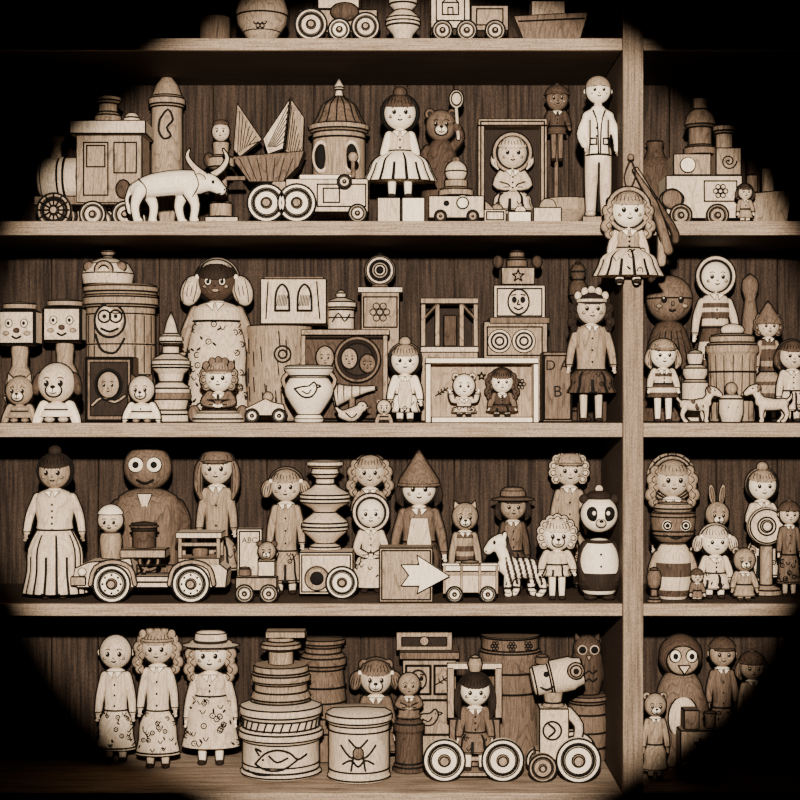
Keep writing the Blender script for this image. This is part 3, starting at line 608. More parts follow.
for X in(284,306):
    b.ln([(X-7,312),(X-6,294),(X,286),(X+6,294),(X+7,312)],1,-24.5); b.pl([(X-7,312),(X+7,312)],1,-24.5); b.dood(X,302,5,-24.5,'hatch')
b.pl([(270,284),(268,320)],.6,-24.5); b.pl([(318,284),(321,320)],.6,-24.5); b.done()
b=B('toy_gramophone_case',344,2,85); G=b.G
b.box(302,336,388,G,0,36,'brown'); b.rect(305,339,385,G-3,-18.4,1); b.box(302,330,390,336,0,40,'tan'); b.box(302,336,307,G,-18,4,'tan'); b.box(383,336,388,G,-18,4,'tan')
b.la(358,360,[(0,-1),(16,-1),(20,-5),(22,-2),(22,2),(0,2)],-18,'y','dark'); b.rg(358,360,21,1.6,-21,'y','wood'); b.sp(350,359,8,10,3,-20,'tan'); b.face(350,359,8,-21,10,2,'tan'); b.sp(368,364,8,9,3,-20,'wood'); b.face(368,364,8,-21,9,2,'wood'); b.sp(326,358,9,11,4,-19,'tan'); b.face(326,358,9,-20,11,3,'tan'); b.done()
b=B('toy_horn',354,2,52,base=None); G=b.G
b.la(352,392,[(11,-20),(12,-18),(7,-4),(3,14),(2,24),(0,25)],0,'x','cream',ang=10); 
for h,r in((-14,10.4),(-8,8.4),(0,6.2),(8,4.4)): b.rg(352+h,392-h*.17,r,.6,0,'x')
b.lt(352,[(9,G),(9,G-5),(3,G-7),(3,397)],m='wood'); b.done()
b=B('clay_pot',309,2,30); G=b.G
b.lt(309,[(13,G),(15,G-4),(11,G-8),(13,G-11),(23,396),(24,386),(19,378),(22,373),(25,369),(21,366),(0,369)],m='pale',sm=2,w=.7); b.rg(309,376,20,.9,0,'z'); b.dood(309,390,13,-24,'bird')
b.tb([(289,372),(283,380),(288,392)],1.8,'tan'); b.tb([(329,372),(335,380),(330,392)],1.8,'tan'); b.done()
b=B('toy_race_car',265,2,25); G=b.G
b.pr([(246,408),(258,402),(266,398),(274,402),(284,404),(288,416),(246,416)],0,14,'cream')
for X in(253,280):
    for yy in(-9,9): b.wh(X,G-7,7,yy,w=5,m='pale')
b.sp(268,397,5,5,5,0,'tan',n=12); b.done()
b=B('toy_bird',352,2,20); G=b.G
b.fuse(); b.tb([(342,G-8),(352,G-8),(360,G-14)],[4,7,4.5],n=10); b.sp(362,G-16,5); b.tb([(342,G-9),(336,G-15)],[3,1.2]); b.endf('cream',.8,2)
b.pr([(366,G-17),(372,G-15),(366,G-13)],0,3,'tan'); b.sp(363,G-17,1,1,1,-4.8,'ink',n=6); b.ln([(346,G-10,-6.6),(352,G-5,-7),(357,G-9,-6.3)],.6); b.tb([(350,G-4),(349,G-1)],1,'dark'); b.tb([(355,G-4),(356,G-1)],1,'dark'); b.done()
b=B('wooden_lidded_jar',341,2,145); G=b.G
b.lt(341,[(15,G),(15,332),(13,330),(13,310),(15,308),(15,302),(9,300),(4,298),(5,293),(0,290)],m='cream'); b.rg(341,318,13.3,.7,0,'z'); b.ln([(333,322,-11),(339,314,-13),(345,322,-13),(350,315,-10)],.7); b.done()
b=B('toy_camera_stand',379,2,130); G=b.G
b.box(361,292,400,G,0,34,'tan'); b.box(358,288,403,294,0,38,'cream'); b.lt(380,[(8,288),(8,284),(0,284)],m='wood'); b.la(380,271,[(0,-12),(6,-12),(8,-8),(14,-8),(15,-4),(15,8),(0,8)],0,'y','cream'); b.rg(380,271,10,1,-8.5); b.sp(380,271,4,4,2,-12.5,'ink'); b.lt(380,[(4,258),(4,254),(0,253)],m='wood'); b.rect(364,298,397,328,-17.6); b.dood(380,313,11,-17.6,'flower'); b.done()
doll('nesting_girl_doll',405,2,28,335,14,30,hair='bun',hm='tan',dm='pale',sk='pale',legs=.12,arm='down',apron='cream',pleats=8)
doll('toy_mouse',384,2,20,398,7,13,hair='none',hm='tan',dm='tan',sk='cream',ears='bear',muz=True,legs=.1,btn=0,pleats=0,collar=False)
b=B('wooden_bird_cage',448,2,110); G=b.G
b.box(420,352,478,G,0,36,'tan'); b.box(420,299,478,305,0,38,'tan'); b.box(420,347,478,353,0,38,'cream')
for X in(423,437,461,475):
    b.box(X-2.5,305,X+2.5,347,-15,4,'tan'); b.box(X-2.5,305,X+2.5,347,15,4,'wood')
b.box(422,305,476,347,16,2,'dark'); b.box(443,315,457,347,0,14,'brown'); b.pl([(437,305),(423,320)],1.2,-16,'wood'); b.pl([(461,305),(475,320)],1.2,-16,'wood'); b.done()
b=B('shadow_box_frame',481,2,22); G=b.G
b.box(425,359,538,G,12,3,'tan'); b.box(425,358,538,364,0,26,'pale'); b.box(425,364,431,G,0,26,'pale'); b.box(532,364,538,G,0,26,'pale'); b.box(431,G-6,532,G,0,26,'pale')
figure(b,464,G-6,371,11,26,hair='none',hm='cream',dm='cream',sk='pale',legs=.1,pleats=0,arm='up',waist=.4,sw=8,ears='bear',spots=6,btn=1); figure(b,502,G-6,368,11,32,hair='wavy',hm='brown',dm='brown',sk='pale',legs=.1,pleats=8,sw=9,waist=.4,sm='wood')
b.dood(442,392,6,9,'leaf'); b.dood(521,384,6,9,'flower'); b.dood(482,376,4,9,'star'); b.done()
b=B('toy_block_tower',513,2,105); G=b.G
b.box(482,322,546,G,0,46,'tan'); b.box(492,286,544,322,0,40,'cream'); b.box(488,318,548,325,0,48,'wood'); b.box(500,268,534,286,0,30,'tan'); b.lt(517,[(10,268),(10,260),(7,258),(7,252),(0,250)],m='wood'); b.sp(498,262,5,6,5,0,'brown'); b.sp(537,262,5,6,5,0,'brown')
b.dood(517,303,13,-20.6,'mask'); b.rect(496,290,540,317,-20.6); b.dood(517,277,6,-15.6,'star')
for X in(498,522): b.la(X,342,[(0,-2),(12,-2),(12,0)],-23,'y','cream'); b.rg(X,342,8,.9,-25.5); b.rg(X,342,4,.9,-25.5)
b.rect(486,328,540,356,-23.6); b.done()
b=B('alphabet_block',556,2,60); G=b.G
b.box(541,352,571,G,0,32,'wood'); b.text('D',549,366,14,-16.4); b.text('A',563,366,14,-16.4); b.text('B',556,392,16,-16.4); b.rect(543,356,569,G-3,-16.5); b.done()
doll('feather_hat_doll',591,2,45,290,15,50,hair='wavy',hm='dark',dm='brown',sk='cream',hat='band',hatm='cream',legs=.22,arm='down',top_m='tan',sm='tan',pleats=10,waist=.35,sw=16,spots=6)
b=B('doll_stool',592,2,105); G=b.G
b.lt(592,[(17,380),(17,374),(0,374)],m='wood')
for X in(580,604): b.tb([(X,376,-6),(X-1,G-2,-8)],2.4,'brown'); b.tb([(X,376,6),(X+1,G-2,8)],2.4,'brown')
b.done()
b=B('wooden_candlestick',578,2,150); G=b.G
b.lt(578,[(14,G),(6,G-10),(5,300),(9,296),(9,286),(5,280),(8,272),(4,264),(0,262)],m='brown'); b.done()
# right bay
b=B('ball_head_doll',669,2,118); G=b.G
b.lt(669,[(28,G),(30,G-6),(24,360),(16,330),(8,322),(0,320)],m='brown',sm=2,ry=.8); b.sp(669,299,23,23,22,0,'wood',n=26); b.rg(669,299,23.2,.7,0,'z'); b.face(669,300,23,0,sk='wood',brow=False)
for a in(-130,-110,-90,-70,-50):
    c,s_=math.cos(math.radians(a)),math.sin(math.radians(a)); b.ln([(669+28*c,G-10,24*s_),(669+24*c,360,20*s_),(669+15.5*c,332,13*s_)],.6)
b.done()
doll('hooded_doll',715,2,130,257,15,40,hair='none',hm='tan',dm='cream',sk='pale',hat='hood',hatm='cream',legs=.1,stripes=6,pleats=0,arm='down',waist=.7,sw=15)
doll('sailor_girl_doll',663,2,25,338,13,32,hair='bob',hm='tan',dm='cream',sk='pale',hat='cap',hatm='tan',legs=.3,arm='down',stripes=5,pleats=0)
b=B('wooden_bucket',732,2,75); G=b.G
b.lt(732,[(22,G),(24,355),(26,352),(26,345),(22,343),(22,336),(10,334),(0,334)],m='tan',n=26); b.rg(732,372,23.6,1,0,'z'); b.rg(732,400,22.6,1,0,'z'); b.sp(732,330,12,6,8,0,'cream')
for a in range(-165,-10,22): b.ln([(732+23.7*math.cos(math.radians(a)),356,23.7*math.sin(math.radians(a))),(732+22*math.cos(math.radians(a)),G-3,22*math.sin(math.radians(a)))],.5)
b.done()
b=B('stack_of_wooden_discs',695,2,80); G=b.G
b.lt(695,[(13,G),(13,382),(9,380),(12,374),(12,368),(6,365),(8,358),(8,353),(0,350)],m='cream'); b.done()
b=B('toy_paint_pot',731,2,25); G=b.G
b.lt(731,[(9,G),(12,G-10),(12,G-24),(8,G-28),(0,G-29)],m='cream'); b.sp(731,G-34,6,6,6,0,'tan'); b.face(731,G-16,11,0,sk='cream'); b.done()
def dog(name,x,sh,d,s,m='cream',spots=0,flip=1,ear='wood',base=None):
    b=B(name,x,sh,d,base); G=b.G
    P=lambda u,v,y=0:(x+flip*u*s,G-v*s,y*s)
    b.fuse()
    b.tb([P(-14,20),P(-5,19),P(6,20),P(11,22)],[5.5*s,6*s,6.8*s,5*s],n=12); b.tb([P(9,22),P(14,30),P(16,34)],[5*s,4*s,4.5*s],n=10); b.tb([P(15,35),P(20,34),P(25,31)],[5.5*s,4.6*s,3*s],n=10)
    for u,v,w_,yy in((-13,-17,-14,-3.4),(-12,-15,-11,3.4),(9,10,9,-3.4),(8,6,8,3.4)): b.tb([P(u,18,yy),P(v,9,yy),P(w_,2,yy)],[4*s,2.4*s,2*s],n=8); b.sp(x+flip*(w_+1)*s,G-1.6*s,2.6*s,1.6*s,2.2*s,yy*s)
    b.tb([P(-17,22),P(-22,27),P(-22,32)],[2*s,1.5*s,1*s]); 
    b.endf(m,max(.7,.9*s),3)
    for sg in(-1,1): b.sp(x+flip*13*s,G-36*s,2.2*s,4*s,1.5*s,sg*4.2*s,ear,rot=-20*flip,n=10); b.sp(x+flip*19*s,G-36*s,1*s,1.2*s,1*s,sg*4.4*s,'ink',n=6)
    b.sp(x+flip*27.5*s,G-31.5*s,1.5*s,None,None,0,'ink',n=8)
    for i in range(spots): b.sp(x+flip*random.uniform(-14,8)*s,G-random.uniform(16,24)*s,2*s,2.4*s,1.2*s,-5.6*s,'brown',n=8)
    b.done()
dog('toy_dog',697,2,25,.9,'cream',spots=4); dog('toy_dog',770,2,25,.95,'cream',flip=-1)
doll('clown_figurine',768,2,90,300,11,38,hair='curl',hm='wood',dm='tan',sk='cream',hat='point',hatm='wood',stripes=7,pleats=0)
doll('small_boy_doll',792,2,60,340,13,26,hair='bob',hm='brown',dm='cream')
b=B('wooden_skittle',750,2,150); G=b.G
b.lt(750,[(10,G),(13,G-20),(8,320),(5,300),(8,290),(7,280),(0,274)],m='wood',sm=2); b.done()

# ================= SHELF 3
doll('victorian_doll',55,3,40,443,16,64,hair='bun',hm='dark',dm='cream',sk='tan',legs=.04,arm='down',btn=5,waist=.62,sw=20,pleats=16,spots=0)
b=B('round_head_robot',148,3,110); G=b.G
b.lt(148,[(26,G),(30,G-8),(30,540),(34,515),(28,496),(12,489),(0,488)],m='wood',sm=2,ry=.7,w=.6); b.sp(148,467,24,22.5,20,0,'wood',n=26)
for sg in(-1,1):
    b.la(148+sg*9,464,[(0,-4),(5,-3.5),(8,-2),(8,3)],-17.5,'y','pale',n=20); b.sp(148+sg*9,464,3.4,3.4,2,-21.5,'ink',n=12)
    b.tb([(148+sg*29,507),(148+sg*36,522),(148+sg*34,545,-6)],[8,7,6],'brown')
b.ln([(140,479,-19),(148,482,-20),(156,479,-19)],.9); b.pr([(140,492),(156,492),(148,515)],-21,3,'cream'); b.lt(148,[(10,448),(12,443),(0,440)],m='brown'); b.done()
b=B('toy_jeep',152,3,34); G=b.G
b.pr([(78,566),(92,560),(134,556),(138,574),(180,574),(184,560),(222,562),(230,568),(228,586),(80,586),(76,576)],0,36,'cream',w=1.3)
b.box(74,574,90,584,0,40,'tan'); b.box(180,556,222,564,0,36,'tan')
for X in(116,194):
    b.ln([(X-22,582),(X-17,566),(X,560),(X+17,566),(X+22,582)],1.6,-18.6,'tan')
    for yy in(-20,20): b.wh(X,G-18.5,18.5,yy,w=9,m='pale')
    for a in range(0,360,45): b.sp(X+9*math.cos(math.radians(a)),G-18.5+9*math.sin(math.radians(a)),1.2,None,None,-25,'ink',n=6)
for X in(182,220):
    for yy in(-15,15): b.tb([(X,562,yy),(X,534,yy)],1.8,'tan')
b.box(178,531,224,537,0,36,'cream'); b.box(182,541,220,545,-15,3,'tan'); b.rg(150,560,9,1.6,-6,'y','wood'); b.tb([(144,574,-6),(150,560,-6)],1.4,'wood')
b.box(122,548,168,557,0,30,'tan'); b.lt(144,[(11,548),(11,530),(14,528),(14,524),(0,522)],m='brown'); b.rect(140,563,176,571,-18.8)
b.sp(200,552,8,8,8,4,'wood'); b.sp(86,570,4,4,4,-19,'pale'); b.pl([(140,580),(176,580)],.8,-18.6); b.dood(98,569,4,-18.8,'spiral'); b.done()
b=B('peg_driver_figure',111,3,34,base=558.5); G=b.G
b.lt(111,[(9,G),(11,540),(8,532),(0,531)],m='tan',sm=2); b.sp(111,520,13,12,12,0,'cream'); b.face(111,521,13,0,12,sk='cream'); b.sp(111,517,13.6,12.5,12.6,0,'pale',cut=((0,0,.2),(0,0,-1))); b.done()
doll('school_girl_doll',217,3,120,447,16,46,hair='long',hm='wood',dm='tan',sk='cream',legs=.14,hat='cap',hatm='wood',waist=.4,btn=2)
b=B('wooden_sign_board',250,3,100); G=b.G
b.box(237,528,263,G,0,10,'cream'); b.text('ABC',250,540,8,-5.3); b.rect(240,531,260,G-8,-5.5); b.done()
b=B('toy_bear_cart',256,3,25); G=b.G
b.box(236,576,278,590,0,20,'tan'); b.box(258,560,276,576,0,16,'cream'); b.sp(267,551,9,9,8,0,'tan'); b.face(267,551,9,0,sk='tan',muz=True)
for sg in(-1,1): b.sp(267+sg*7,544,3.4,3.4,2,0,'brown',n=10)
for X in(246,270):
    for yy in(-13,13): b.wh(X,G-9,9,yy,w=6,m='cream')
b.lt(245,[(6,576),(6,568),(0,567)],m='wood'); b.done()
doll('pigtail_doll',286,3,80,468,15,38,hair='pig',hm='tan',dm='tan',sk='cream',legs=.1,arm='down',waist=.4,pleats=10)
b=B('wooden_stacking_rings',325,3,75,base=550); G=b.G
b.lt(325,[(16,G),(16,546),(9,543),(14,538),(23,530),(23,522),(14,515),(10,512),(14,508),(25,502),(25,494),(14,488),(9,484),(9,478),(14,474),(12,468),(18,466),(18,461),(0,460)],m='cream',n=28)
for z,r in((526,23.6),(498,25.6)): b.rg(325,z,r,.9,0,'z')
b.done()
b=B('toy_block_wagon',326,3,70); G=b.G
b.box(300,550,354,G-3,0,40,'cream'); b.rect(303,553,351,G-6,-20.5)
b.la(318,576,[(0,-2),(9,-2),(12,-4),(13,0)],-20,'y','tan'); b.sp(318,576,7,7,2,-22,'ink'); b.wh(343,G-16,16,-24,w=8,m='pale'); b.wh(312,G-5,5,22,w=5); b.wh(343,G-16,16,24,w=8); b.done()
doll('long_hair_doll',370,3,145,453,15,40,hair='wavy',hm='tan',dm='tan',sk='cream',legs=.1,arm='front')
doll('baby_doll',371,3,95,494,14,38,hair='none',hm='tan',dm='cream',sk='pale',hat='hood',hatm='cream',legs=.06,arm='front',spots=14,pleats=0,waist=.6)
doll('gnome_doll',419,3,90,448,17,50,hair='bob',hm='dark',dm='brown',sk='pale',hat='point',hatm='wood',legs=.08,arm='down',top_m='wood',sm='wood',apron='cream',waist=.55,sw=18)
b=B('arrow_block',405,3,28); G=b.G
b.box(379,546,433,G,0,34,'tan'); b.pr([(400,562),(418,562),(416,552),(450,574),(416,592),(418,584),(400,584),(408,573)],-20,4,'pale',w=1.1); b.rect(382,549,430,G-3,-17.5); b.done()
doll('toy_cat',465,3,80,499,13,34,hair='none',hm='tan',dm='tan',sk='tan',ears='cat',muz=True,legs=.06,btn=0,pleats=0,stripes=5)
b=B('toy_crate_wagon',471,3,28); G=b.G
b.box(444,572,497,592,0,26,'cream'); b.box(442,564,499,570,-12,3,'pale'); b.box(442,564,499,570,12,3,'pale'); 
for X in(444,461,479,496): b.box(X-1.5,564,X+1.5,592,-13.5,3,'tan')
b.box(444,570,497,574,-13,2,'tan')
for X in(454,487):
    for yy in(-14,14): b.wh(X,G-8,8,yy,w=5,m='pale')
b.lt(470,[(9,572),(10,562),(0,560)],m='tan',ry=.8); b.done()
doll('straw_hat_doll',513,3,120,486,13,38,hair='bob',hm='dark',dm='brown',sk='tan',hat='sun',hatm='wood',legs=.1,top_m='wood')
b=B('toy_zebra',518,3,62); G=b.G
b.fuse()
b.tb([(537,570),(524,568),(512,569),(505,566)],[9.5,10.5,10.5,8],n=12); b.tb([(509,564),(502,552),(498,543)],[8,6,6.5],n=12); b.tb([(501,541),(494,544),(488,550)],[7.5,6.5,4.6],n=12)
for x0,x1,x2,yy in((539,543,540,-4.5),(535,531,535,4.5),(509,507,509,-4.5),(515,517,515,4.5)): b.tb([(x0,575,yy),(x1,588,yy),(x2,G-3,yy)],[5.5,3.6,3.2],n=8); b.sp(x2-1,G-2.4,4,2.4,3.4,yy)
b.tb([(545,566),(549,576),(548,586)],[2,1.6,2])
b.endf('pale',1,3,lambda c:'dark' if ((c.z>12 and c.x>-13 and int((c.x+200+.25*c.z)/3)%2) or (c.z<=12 and c.z>4 and int(c.z/2.5)%2)) else None)
for sg in(-1,1): b.sp(504,536,2.4,4.6,1.8,sg*4,'pale',n=10,rot=15); b.sp(494,542,1.6,2.2,1,sg*6.4,'ink',n=8)
b.pr([(502,535),(507,536),(515,557),(510,557)],0,3,'dark',w=0); b.sp(486,551,1,1,1,-4,'ink',n=6); b.done()
doll('toy_sheep',557,3,35,514,15,28,hair='curl',hm='cream',dm='cream',sk='pale',ears='dog',muz=True,legs=.28,btn=0,pleats=8,collar=False,eye=.15)
doll('curly_hair_doll',569,3,135,449,15,44,hair='curl',hm='cream',dm='tan',sk='cream',hat='cap',hatm='tan',legs=.1)
b=B('panda_figurine',599,3,35); G=b.G
b.lt(599,[(14,G-6),(19,G-14),(20,565),(17,548),(10,540),(0,538)],m='pale',sm=3,w=0,ry=.85)
b.sp(599,514,18.5,18,17,0,'pale',n=24)
for sg in(-1,1):
    b.sp(599+sg*8,513,6,7.5,3,-14.5,'ink',rot=sg*15); b.sp(599+sg*7,512,2,2.2,1.2,-17.3,'pale',n=8); b.sp(599+sg*15,499,5,5,4,0,'dark')
    b.tb([(599+sg*13,546),(599+sg*17,562),(599+sg*15,578,-8)],[6,5.5,5],'dark'); b.tb([(599+sg*8,G-14),(599+sg*9,G-4,-2)],[7,6],'dark'); b.sp(599+sg*9,G-3.2,7,3.2,9,-4,'dark')
b.sp(599,522,5,4,4,-16,'cream'); b.sp(599,520,2.2,1.6,1.4,-20,'ink'); b.sp(599,496,13,6,12,0,'dark'); b.sp(599,489,4,4,4,0,'cream'); b.rg(599,541,12,2,0,'z','dark')
for z in(553,565): b.sp(599,z,1.3,None,None,-16.5,'ink',n=6)
b.lt(599,[(20.5,572),(20.8,584),(17.5,G-10)],m='dark',ry=.87,w=0); b.done()
# right bay
doll('bonnet_doll',672,3,125,452,17,46,hair='wavy',hm='tan',dm='wood',sk='cream',hat='bonnet',hatm='tan',legs=.1)
doll('toy_rabbit',717,3,120,485,12,34,hair='none',hm='tan',dm='tan',sk='tan',ears='rabbit',muz=True,legs=.08,btn=0)
doll('bald_baby_doll',762,3,125,460,14,38,hair='bun',hm='tan',dm='cream',sk='pale',legs=.1,arm='front')
b=B('wooden_target_disc',766,3,75); G=b.G
b.la(766,526,[(0,-6),(5,-6),(6,-3),(13,-3),(17,-5),(19,-3),(19,3),(0,3)],0,'y','cream'); b.rg(766,526,9,.8,-4); b.lt(766,[(15,G),(15,G-6),(6,G-10),(6,545)],m='tan'); b.done()
b=B('basket_head_figure',673,3,40); G=b.G
b.lt(673,[(12,G),(17,G-10),(18,562),(15,548),(9,542),(0,541)],m='cream',sm=2,ry=.85,w=0,mf=lambda c:'brown' if int(c.z/6)%2 else None)
b.lt(673,[(13,542),(20,535),(22,520),(22,512),(0,512)],m='wood',n=28); b.lt(673,[(17,512),(20,508),(16,503),(0,502)],m='tan')
for sg in(-1,1): b.la(673+sg*9,524,[(0,-2),(4,-2),(6,0)],-20,'y','pale',n=16); b.sp(673+sg*9,524,2.2,2.2,1.5,-22,'ink',n=8); b.tb([(673+sg*16,555),(673+sg*21,570),(673+sg*18,580,-4)],[4,4,3.4],'tan')
for z in(516,530): b.rg(673,z,22.3,.7,0,'z')
b.ln([(664,534,-18),(673,537,-19),(682,534,-18)],.8); b.done()
doll('little_girl_doll',715,3,45,524,14,34,hair='pig',hm='cream',dm='cream',sk='pale',legs=.14)
doll('small_bear_figure',744,3,22,545,11,22,hair='none',hm='tan',dm='tan',sk='tan',ears='bear',muz=True,legs=.1,btn=0,pleats=0)
b=B('wooden_bead_post',654,3,12); G=b.G
b.lt(654,[(7,G),(7,G-4),(3,G-6),(3,G-14),(6,G-18),(7,G-26),(5,G-33),(0,G-35)],m='wood',sm=0); b.done()
doll('tiny_peg_doll',697,3,18,568,6,13,hair='none',dm='wood',btn=1,pleats=0,hat='beanie',hatm='brown')
doll('tall_soldier_doll',789,3,60,500,10,24,hair='none',dm='wood',btn=3,pleats=0,hat='beanie',hatm='brown')

# ================= SHELF 4
doll('bald_boy_doll',116,4,140,634,16,40,hair='none',hm='tan',dm='cream',sk='cream',legs=.1,pleats=0,waist=.5)
doll('head_scarf_doll',158,4,110,627,16,44,hair='wavy',hm='tan',dm='cream',sk='cream',hat='band',hatm='tan',legs=.1,spots=26,pleats=0)
doll('curly_girl_doll',211,4,125,627,17,58,hair='wavy',hm='tan',dm='cream',sk='pale',hat='sun',hatm='cream',legs=.14,arm='down',spots=34,pleats=0,waist=.7,sw=17)
b=B('stacked_drum_canister',281,4,85); G=b.G
b.lt(281,[(38,G),(41,G-3),(38,G-7),(38,738),(42,735),(42,728),(38,725),(38,716),(41,712),(41,704),(30,700),(0,700)],m='cream',n=36)
b.lt(281,[(28,700),(30,697),(28,692),(26,690),(26,682),(29,680),(29,673),(27,671),(27,664),(0,664)],m='tan',n=30)
b.lt(281,[(12,664),(12,650),(20,648),(20,643),(13,641),(13,636),(0,635)],m='tan'); b.box(266,630,306,637,0,22,'tan')
for i in range(15):
    a=math.radians(-175+i*12.5); a2=a+.1; b.ln([(281+38.5*math.cos(a),726,38.5*math.sin(a)),(281+38.5*math.cos(a2),716,38.5*math.sin(a2))],.8)
fy=lambda X:-math.sqrt(max(1,38.5**2-(X-281)**2))
for P in([(258,757),(268,746),(280,742),(292,745),(300,752),(308,748)],[(258,757),(270,762),(286,761),(300,752)],[(272,748),(280,754),(290,750)],[(250,765),(262,768),(276,766)],[(262,748),(258,742),(264,744)]): b.ln([(p[0],p[1],fy(p[0])) for p in P],.9)
b.sp(266,752,1.3,None,None,fy(266),'ink',n=6); b.rg(281,G-13,38.4,.7,0,'z'); b.done()
b=B('wooden_barrel',325,4,153); G=b.G
b.lt(323,[(20,G),(23,720),(23,700),(20,668),(23,664),(23,656),(18,652),(18,646),(22,643),(22,638),(0,637)],m='wood',n=28)
for z in(730,715,700,685): b.rg(323,z,23.2,.9,0,'z')
b.done()
b=B('painted_tin',359,4,65); G=b.G
b.lt(359,[(30,G),(32,G-3),(30,G-6),(30,722),(33,719),(33,712),(26,708),(0,707)],m='cream',n=34)
fy=lambda X:-math.sqrt(max(1,30.4**2-(X-359)**2))
for P in([(342,740),(350,750),(359,752),(368,750),(376,740)],[(350,734),(359,742),(368,734)],[(344,758),(352,754),(359,760),(366,754),(374,758)],[(355,746),(352,764)],[(363,746),(366,764)]): b.ln([(p[0],p[1],fy(p[0])-.3) for p in P],.9)
b.sp(359,747,5,6,2,fy(359),'wood'); b.rg(359,728,30.3,.8,0,'z'); b.rg(359,G-11,30.3,.8,0,'z'); b.done()
doll('bear_girl_doll',376,4,140,656,16,46,hair='pig',hm='wood',dm='wood',sk='cream',ears='bear',muz=True,legs=.1)
b=B('post_figure',409,4,95); G=b.G
b.lt(409,[(16,G),(16,G-6),(13,G-9),(13,732),(15,729),(15,722),(9,718)],m='brown'); figure(b,409,721,672,11,24,hair='none',hm='wood',dm='wood',sk='tan',legs=.08,btn=2,pleats=0,arm='front'); b.done()
b=B('toy_television_box',428,4,150); G=b.G
b.box(402,656,456,G,0,44,'tan'); b.rect(406,662,430,690,-22.6,1); b.dood(418,676,10,-22.8,'mask'); b.rect(434,662,452,690,-22.6,1); b.dood(443,676,8,-22.8,'leaf'); b.rect(406,696,450,730,-22.6,1); b.dood(428,713,14,-22.8,'bird')
b.box(399,648,459,656,0,48,'wood'); b.done()
b=B('open_wooden_box',424,4,150,base=648); G=b.G
b.box(396,629,452,G,0,36,'tan',w=1); b.box(401,634,447,644,-18,2,'dark'); b.la(424,638,[(0,-2),(5,-2),(5,0)],-19,'y','tan',n=12); b.done()
b=B('girl_doll_on_wheels',474,4,60); G=b.G
figure(b,475,G-8,672,15,42,y=0,hair='long',hm='dark',dm='wood',sk='pale',legs=.2,arm='down',waist=.45)
b.tb([(445,G-20,0),(505,G-20,0)],2.2,'tan'); b.box(450,G-9,500,G-5,0,22,'tan')
b.wh(444,G-21,21,-8,w=10,m='pale'); b.wh(502,G-21,21,-8,w=10,m='pale')
b.lt(475,[(5,672),(7,664),(5,657),(0,655)],m='tan'); b.box(447,668,455,720,10,6,'tan'); b.box(495,668,503,720,10,6,'tan'); b.box(447,664,503,671,10,6,'cream'); b.box(449,720,501,G-10,10,6,'wood'); b.done()
b=B('storage_tin',510,4,148); G=b.G
b.lt(510,[(29,G),(29,660),(31,656),(31,650),(28,648),(28,636),(30,634),(0,633)],m='wood',n=28)
for z in(670,690): b.rg(510,z,29.4,1,0,'z')
for u in(-16,0,16): b.dood(510+u,642,5,-29.5+abs(u)*.3,'flower')
b.done()
b=B('toy_robot_dog',558,4,65); G=b.G
b.la(557,676,[(0,-26),(12,-26),(15,-23),(15,-8),(17,-6),(17,14),(15,18),(13,26),(0,27)],0,'x','cream',ang=12,n=26)
b.la(574,668,[(0,-7),(6,-7),(8,-4),(8,0)],-13,'y','tan',n=16); b.sp(574,668,3,3,2,-20,'ink'); b.ln([(538,684,-13),(545,687,-15),(552,684,-15)],.9); b.sp(545,672,3,3,2,-14,'ink'); b.lt(542,[(6,664),(7,656),(0,654)],m='wood')
b.box(538,706,568,G-20,0,26,'cream',w=1.4); b.lt(553,[(12,706),(8,702),(10,690)],m='tan'); b.rg(551,728,9,.9,-13.4); b.ln([(548,722),(554,728),(548,734)],1,-13.4)
b.pr([(534,G-30),(596,G-24),(596,G-14),(534,G-12)],0,22,'tan'); b.tb([(568,712),(578,724,-6),(576,738,-10)],[5,4.5,4],'cream')
b.wh(541,G-14,14,-16,w=8,m='tan'); b.wh(576,G-22,22,-18,w=10,m='pale'); b.wh(576,G-22,22,18,w=10); b.wh(541,G-14,14,16,w=8); b.done()
b=B('oak_keg',587,4,150); G=b.G
b.lt(587,[(18,G),(20,730),(20,718),(18,702),(21,699),(21,694),(0,693)],m='wood',n=28)
for z in(712,730,745): b.rg(587,z,20.3,.9,0,'z')
b.done()
b=B('toy_owl',587,4,150,base=693); G=b.G
b.lt(587,[(12,G),(15,680),(15,665),(13,652),(0,646)],m='brown',sm=3,w=0); b.sp(587,648,14,13,13,0,'brown')
for sg in(-1,1): b.la(587+sg*6,648,[(0,-2),(3,-2),(5.5,0)],-12,'y','cream',n=16); b.sp(587+sg*6,648,2,2,1.5,-14,'ink',n=8); b.pr([(587+sg*6,638),(587+sg*13,642),(587+sg*13,628)],0,5,'brown'); b.sp(587+sg*14,670,3.5,12,7,0,'dark',rot=sg*-8)
b.pr([(584,653),(590,653),(587,660)],-14,3,'tan')
for z in(668,676): b.ln([(579,z,-14),(583,z+3,-15.4),(587,z,-16),(591,z+3,-15.4),(595,z,-14)],.7)
b.done()
b=B('toy_penguin',680,4,125); G=b.G
b.lt(680,[(20,G),(26,G-25),(24,700),(20,682),(12,672),(0,668)],m='wood',sm=3,w=0,ry=.85); b.sp(680,655,22,21,19,0,'brown'); b.sp(680,658,16,14,6,-15,'tan')
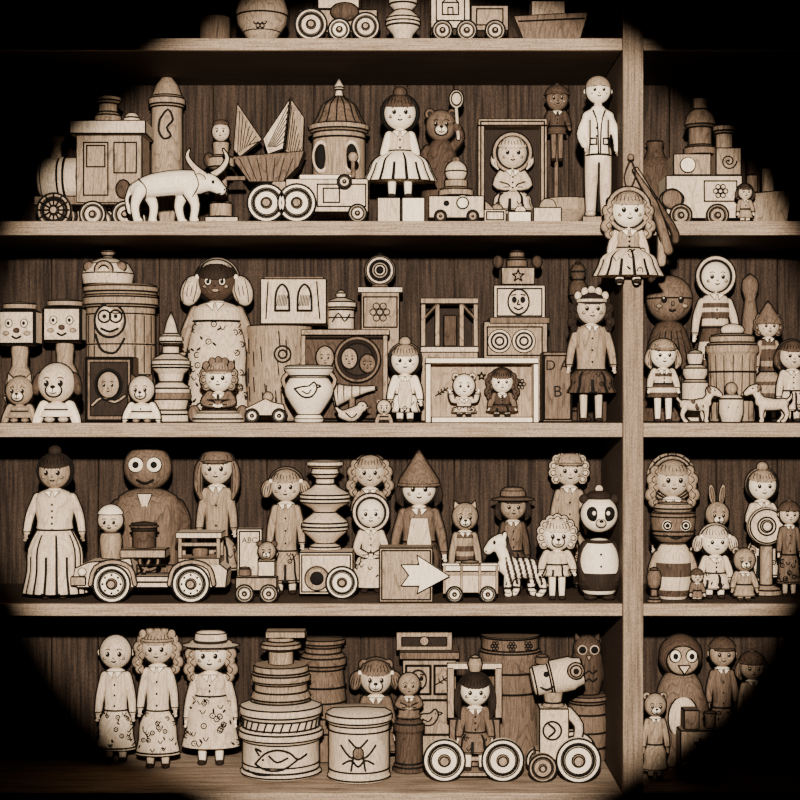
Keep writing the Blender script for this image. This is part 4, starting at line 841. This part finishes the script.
for sg in(-1,1): b.sp(680+sg*8,653,5.5,6,2,-20,'pale'); b.sp(680+sg*8,653,2.6,3,1.5,-22,'ink'); b.sp(680+sg*24,712,5,22,9,0,'brown',rot=sg*-10)
b.pr([(673,661),(687,661),(680,671)],-23,5,'cream'); b.sp(680,715,15,22,6,-18,'cream'); b.done()
doll('toy_sailor_figure',722,4,130,636,13,34,hair='none',dm='wood',sk='tan',hat='cap',hatm='brown',pleats=0)
doll('bearded_gnome_figure',752,4,120,650,12,30,hair='bob',hm='wood',dm='tan',sk='tan',hat='beanie',hatm='brown')
doll('toy_bear_cub',655,4,60,690,11,26,hair='none',hm='tan',dm='tan',sk='tan',ears='bear',muz=True,legs=.1,btn=0,pleats=0)
b=B('wooden_toy_train',697,4,65); G=b.G
b.box(678,728,718,G-10,0,24,'tan'); b.box(682,708,698,728,0,20,'wood'); b.lt(710,[(5,728),(5,716),(7,712),(0,711)],m='wood')
for X in(688,708):
    for yy in(-15,15): b.wh(X,G-10,10,yy)
b.dood(698,742,6,-12.4,'star'); b.done()

# ================= CAMERA & LIGHT
sc=bpy.context.scene
cam=bpy.data.cameras.new('camera'); co=bpy.data.objects.new('camera',cam); sc.collection.objects.link(co); sc.camera=co
cam.sensor_width=36; cam.lens=36*D/(800*U); co.location=(0,-D,ZC); co.rotation_euler=(math.pi/2,0,0)
def spot(name,loc,tgt,rad,en,blend,size,col):
    l=bpy.data.lights.new(name,'SPOT'); o=bpy.data.objects.new(name,l); sc.collection.objects.link(o); o.location=loc
    v=Vector(tgt)-Vector(loc); o.rotation_euler=v.to_track_quat('-Z','Y').to_euler(); l.spot_size=2*math.atan(rad/v.length); l.spot_blend=blend; l.energy=en; l.shadow_soft_size=size; l.color=col
spot('added_vignette_spot',(.0,-3.4,ZC+.5),(W(402),0.06,Zi(396)),434*U,1560,.06,.04,(1,.92,.80))  # added lamp, its cone edge shaped to give a round vignette
w=bpy.data.worlds.new('world'); sc.world=w; w.use_nodes=True; w.node_tree.nodes['Background'].inputs[0].default_value=(0,0,0,1)
bpy.data.meshes.remove(SCR)
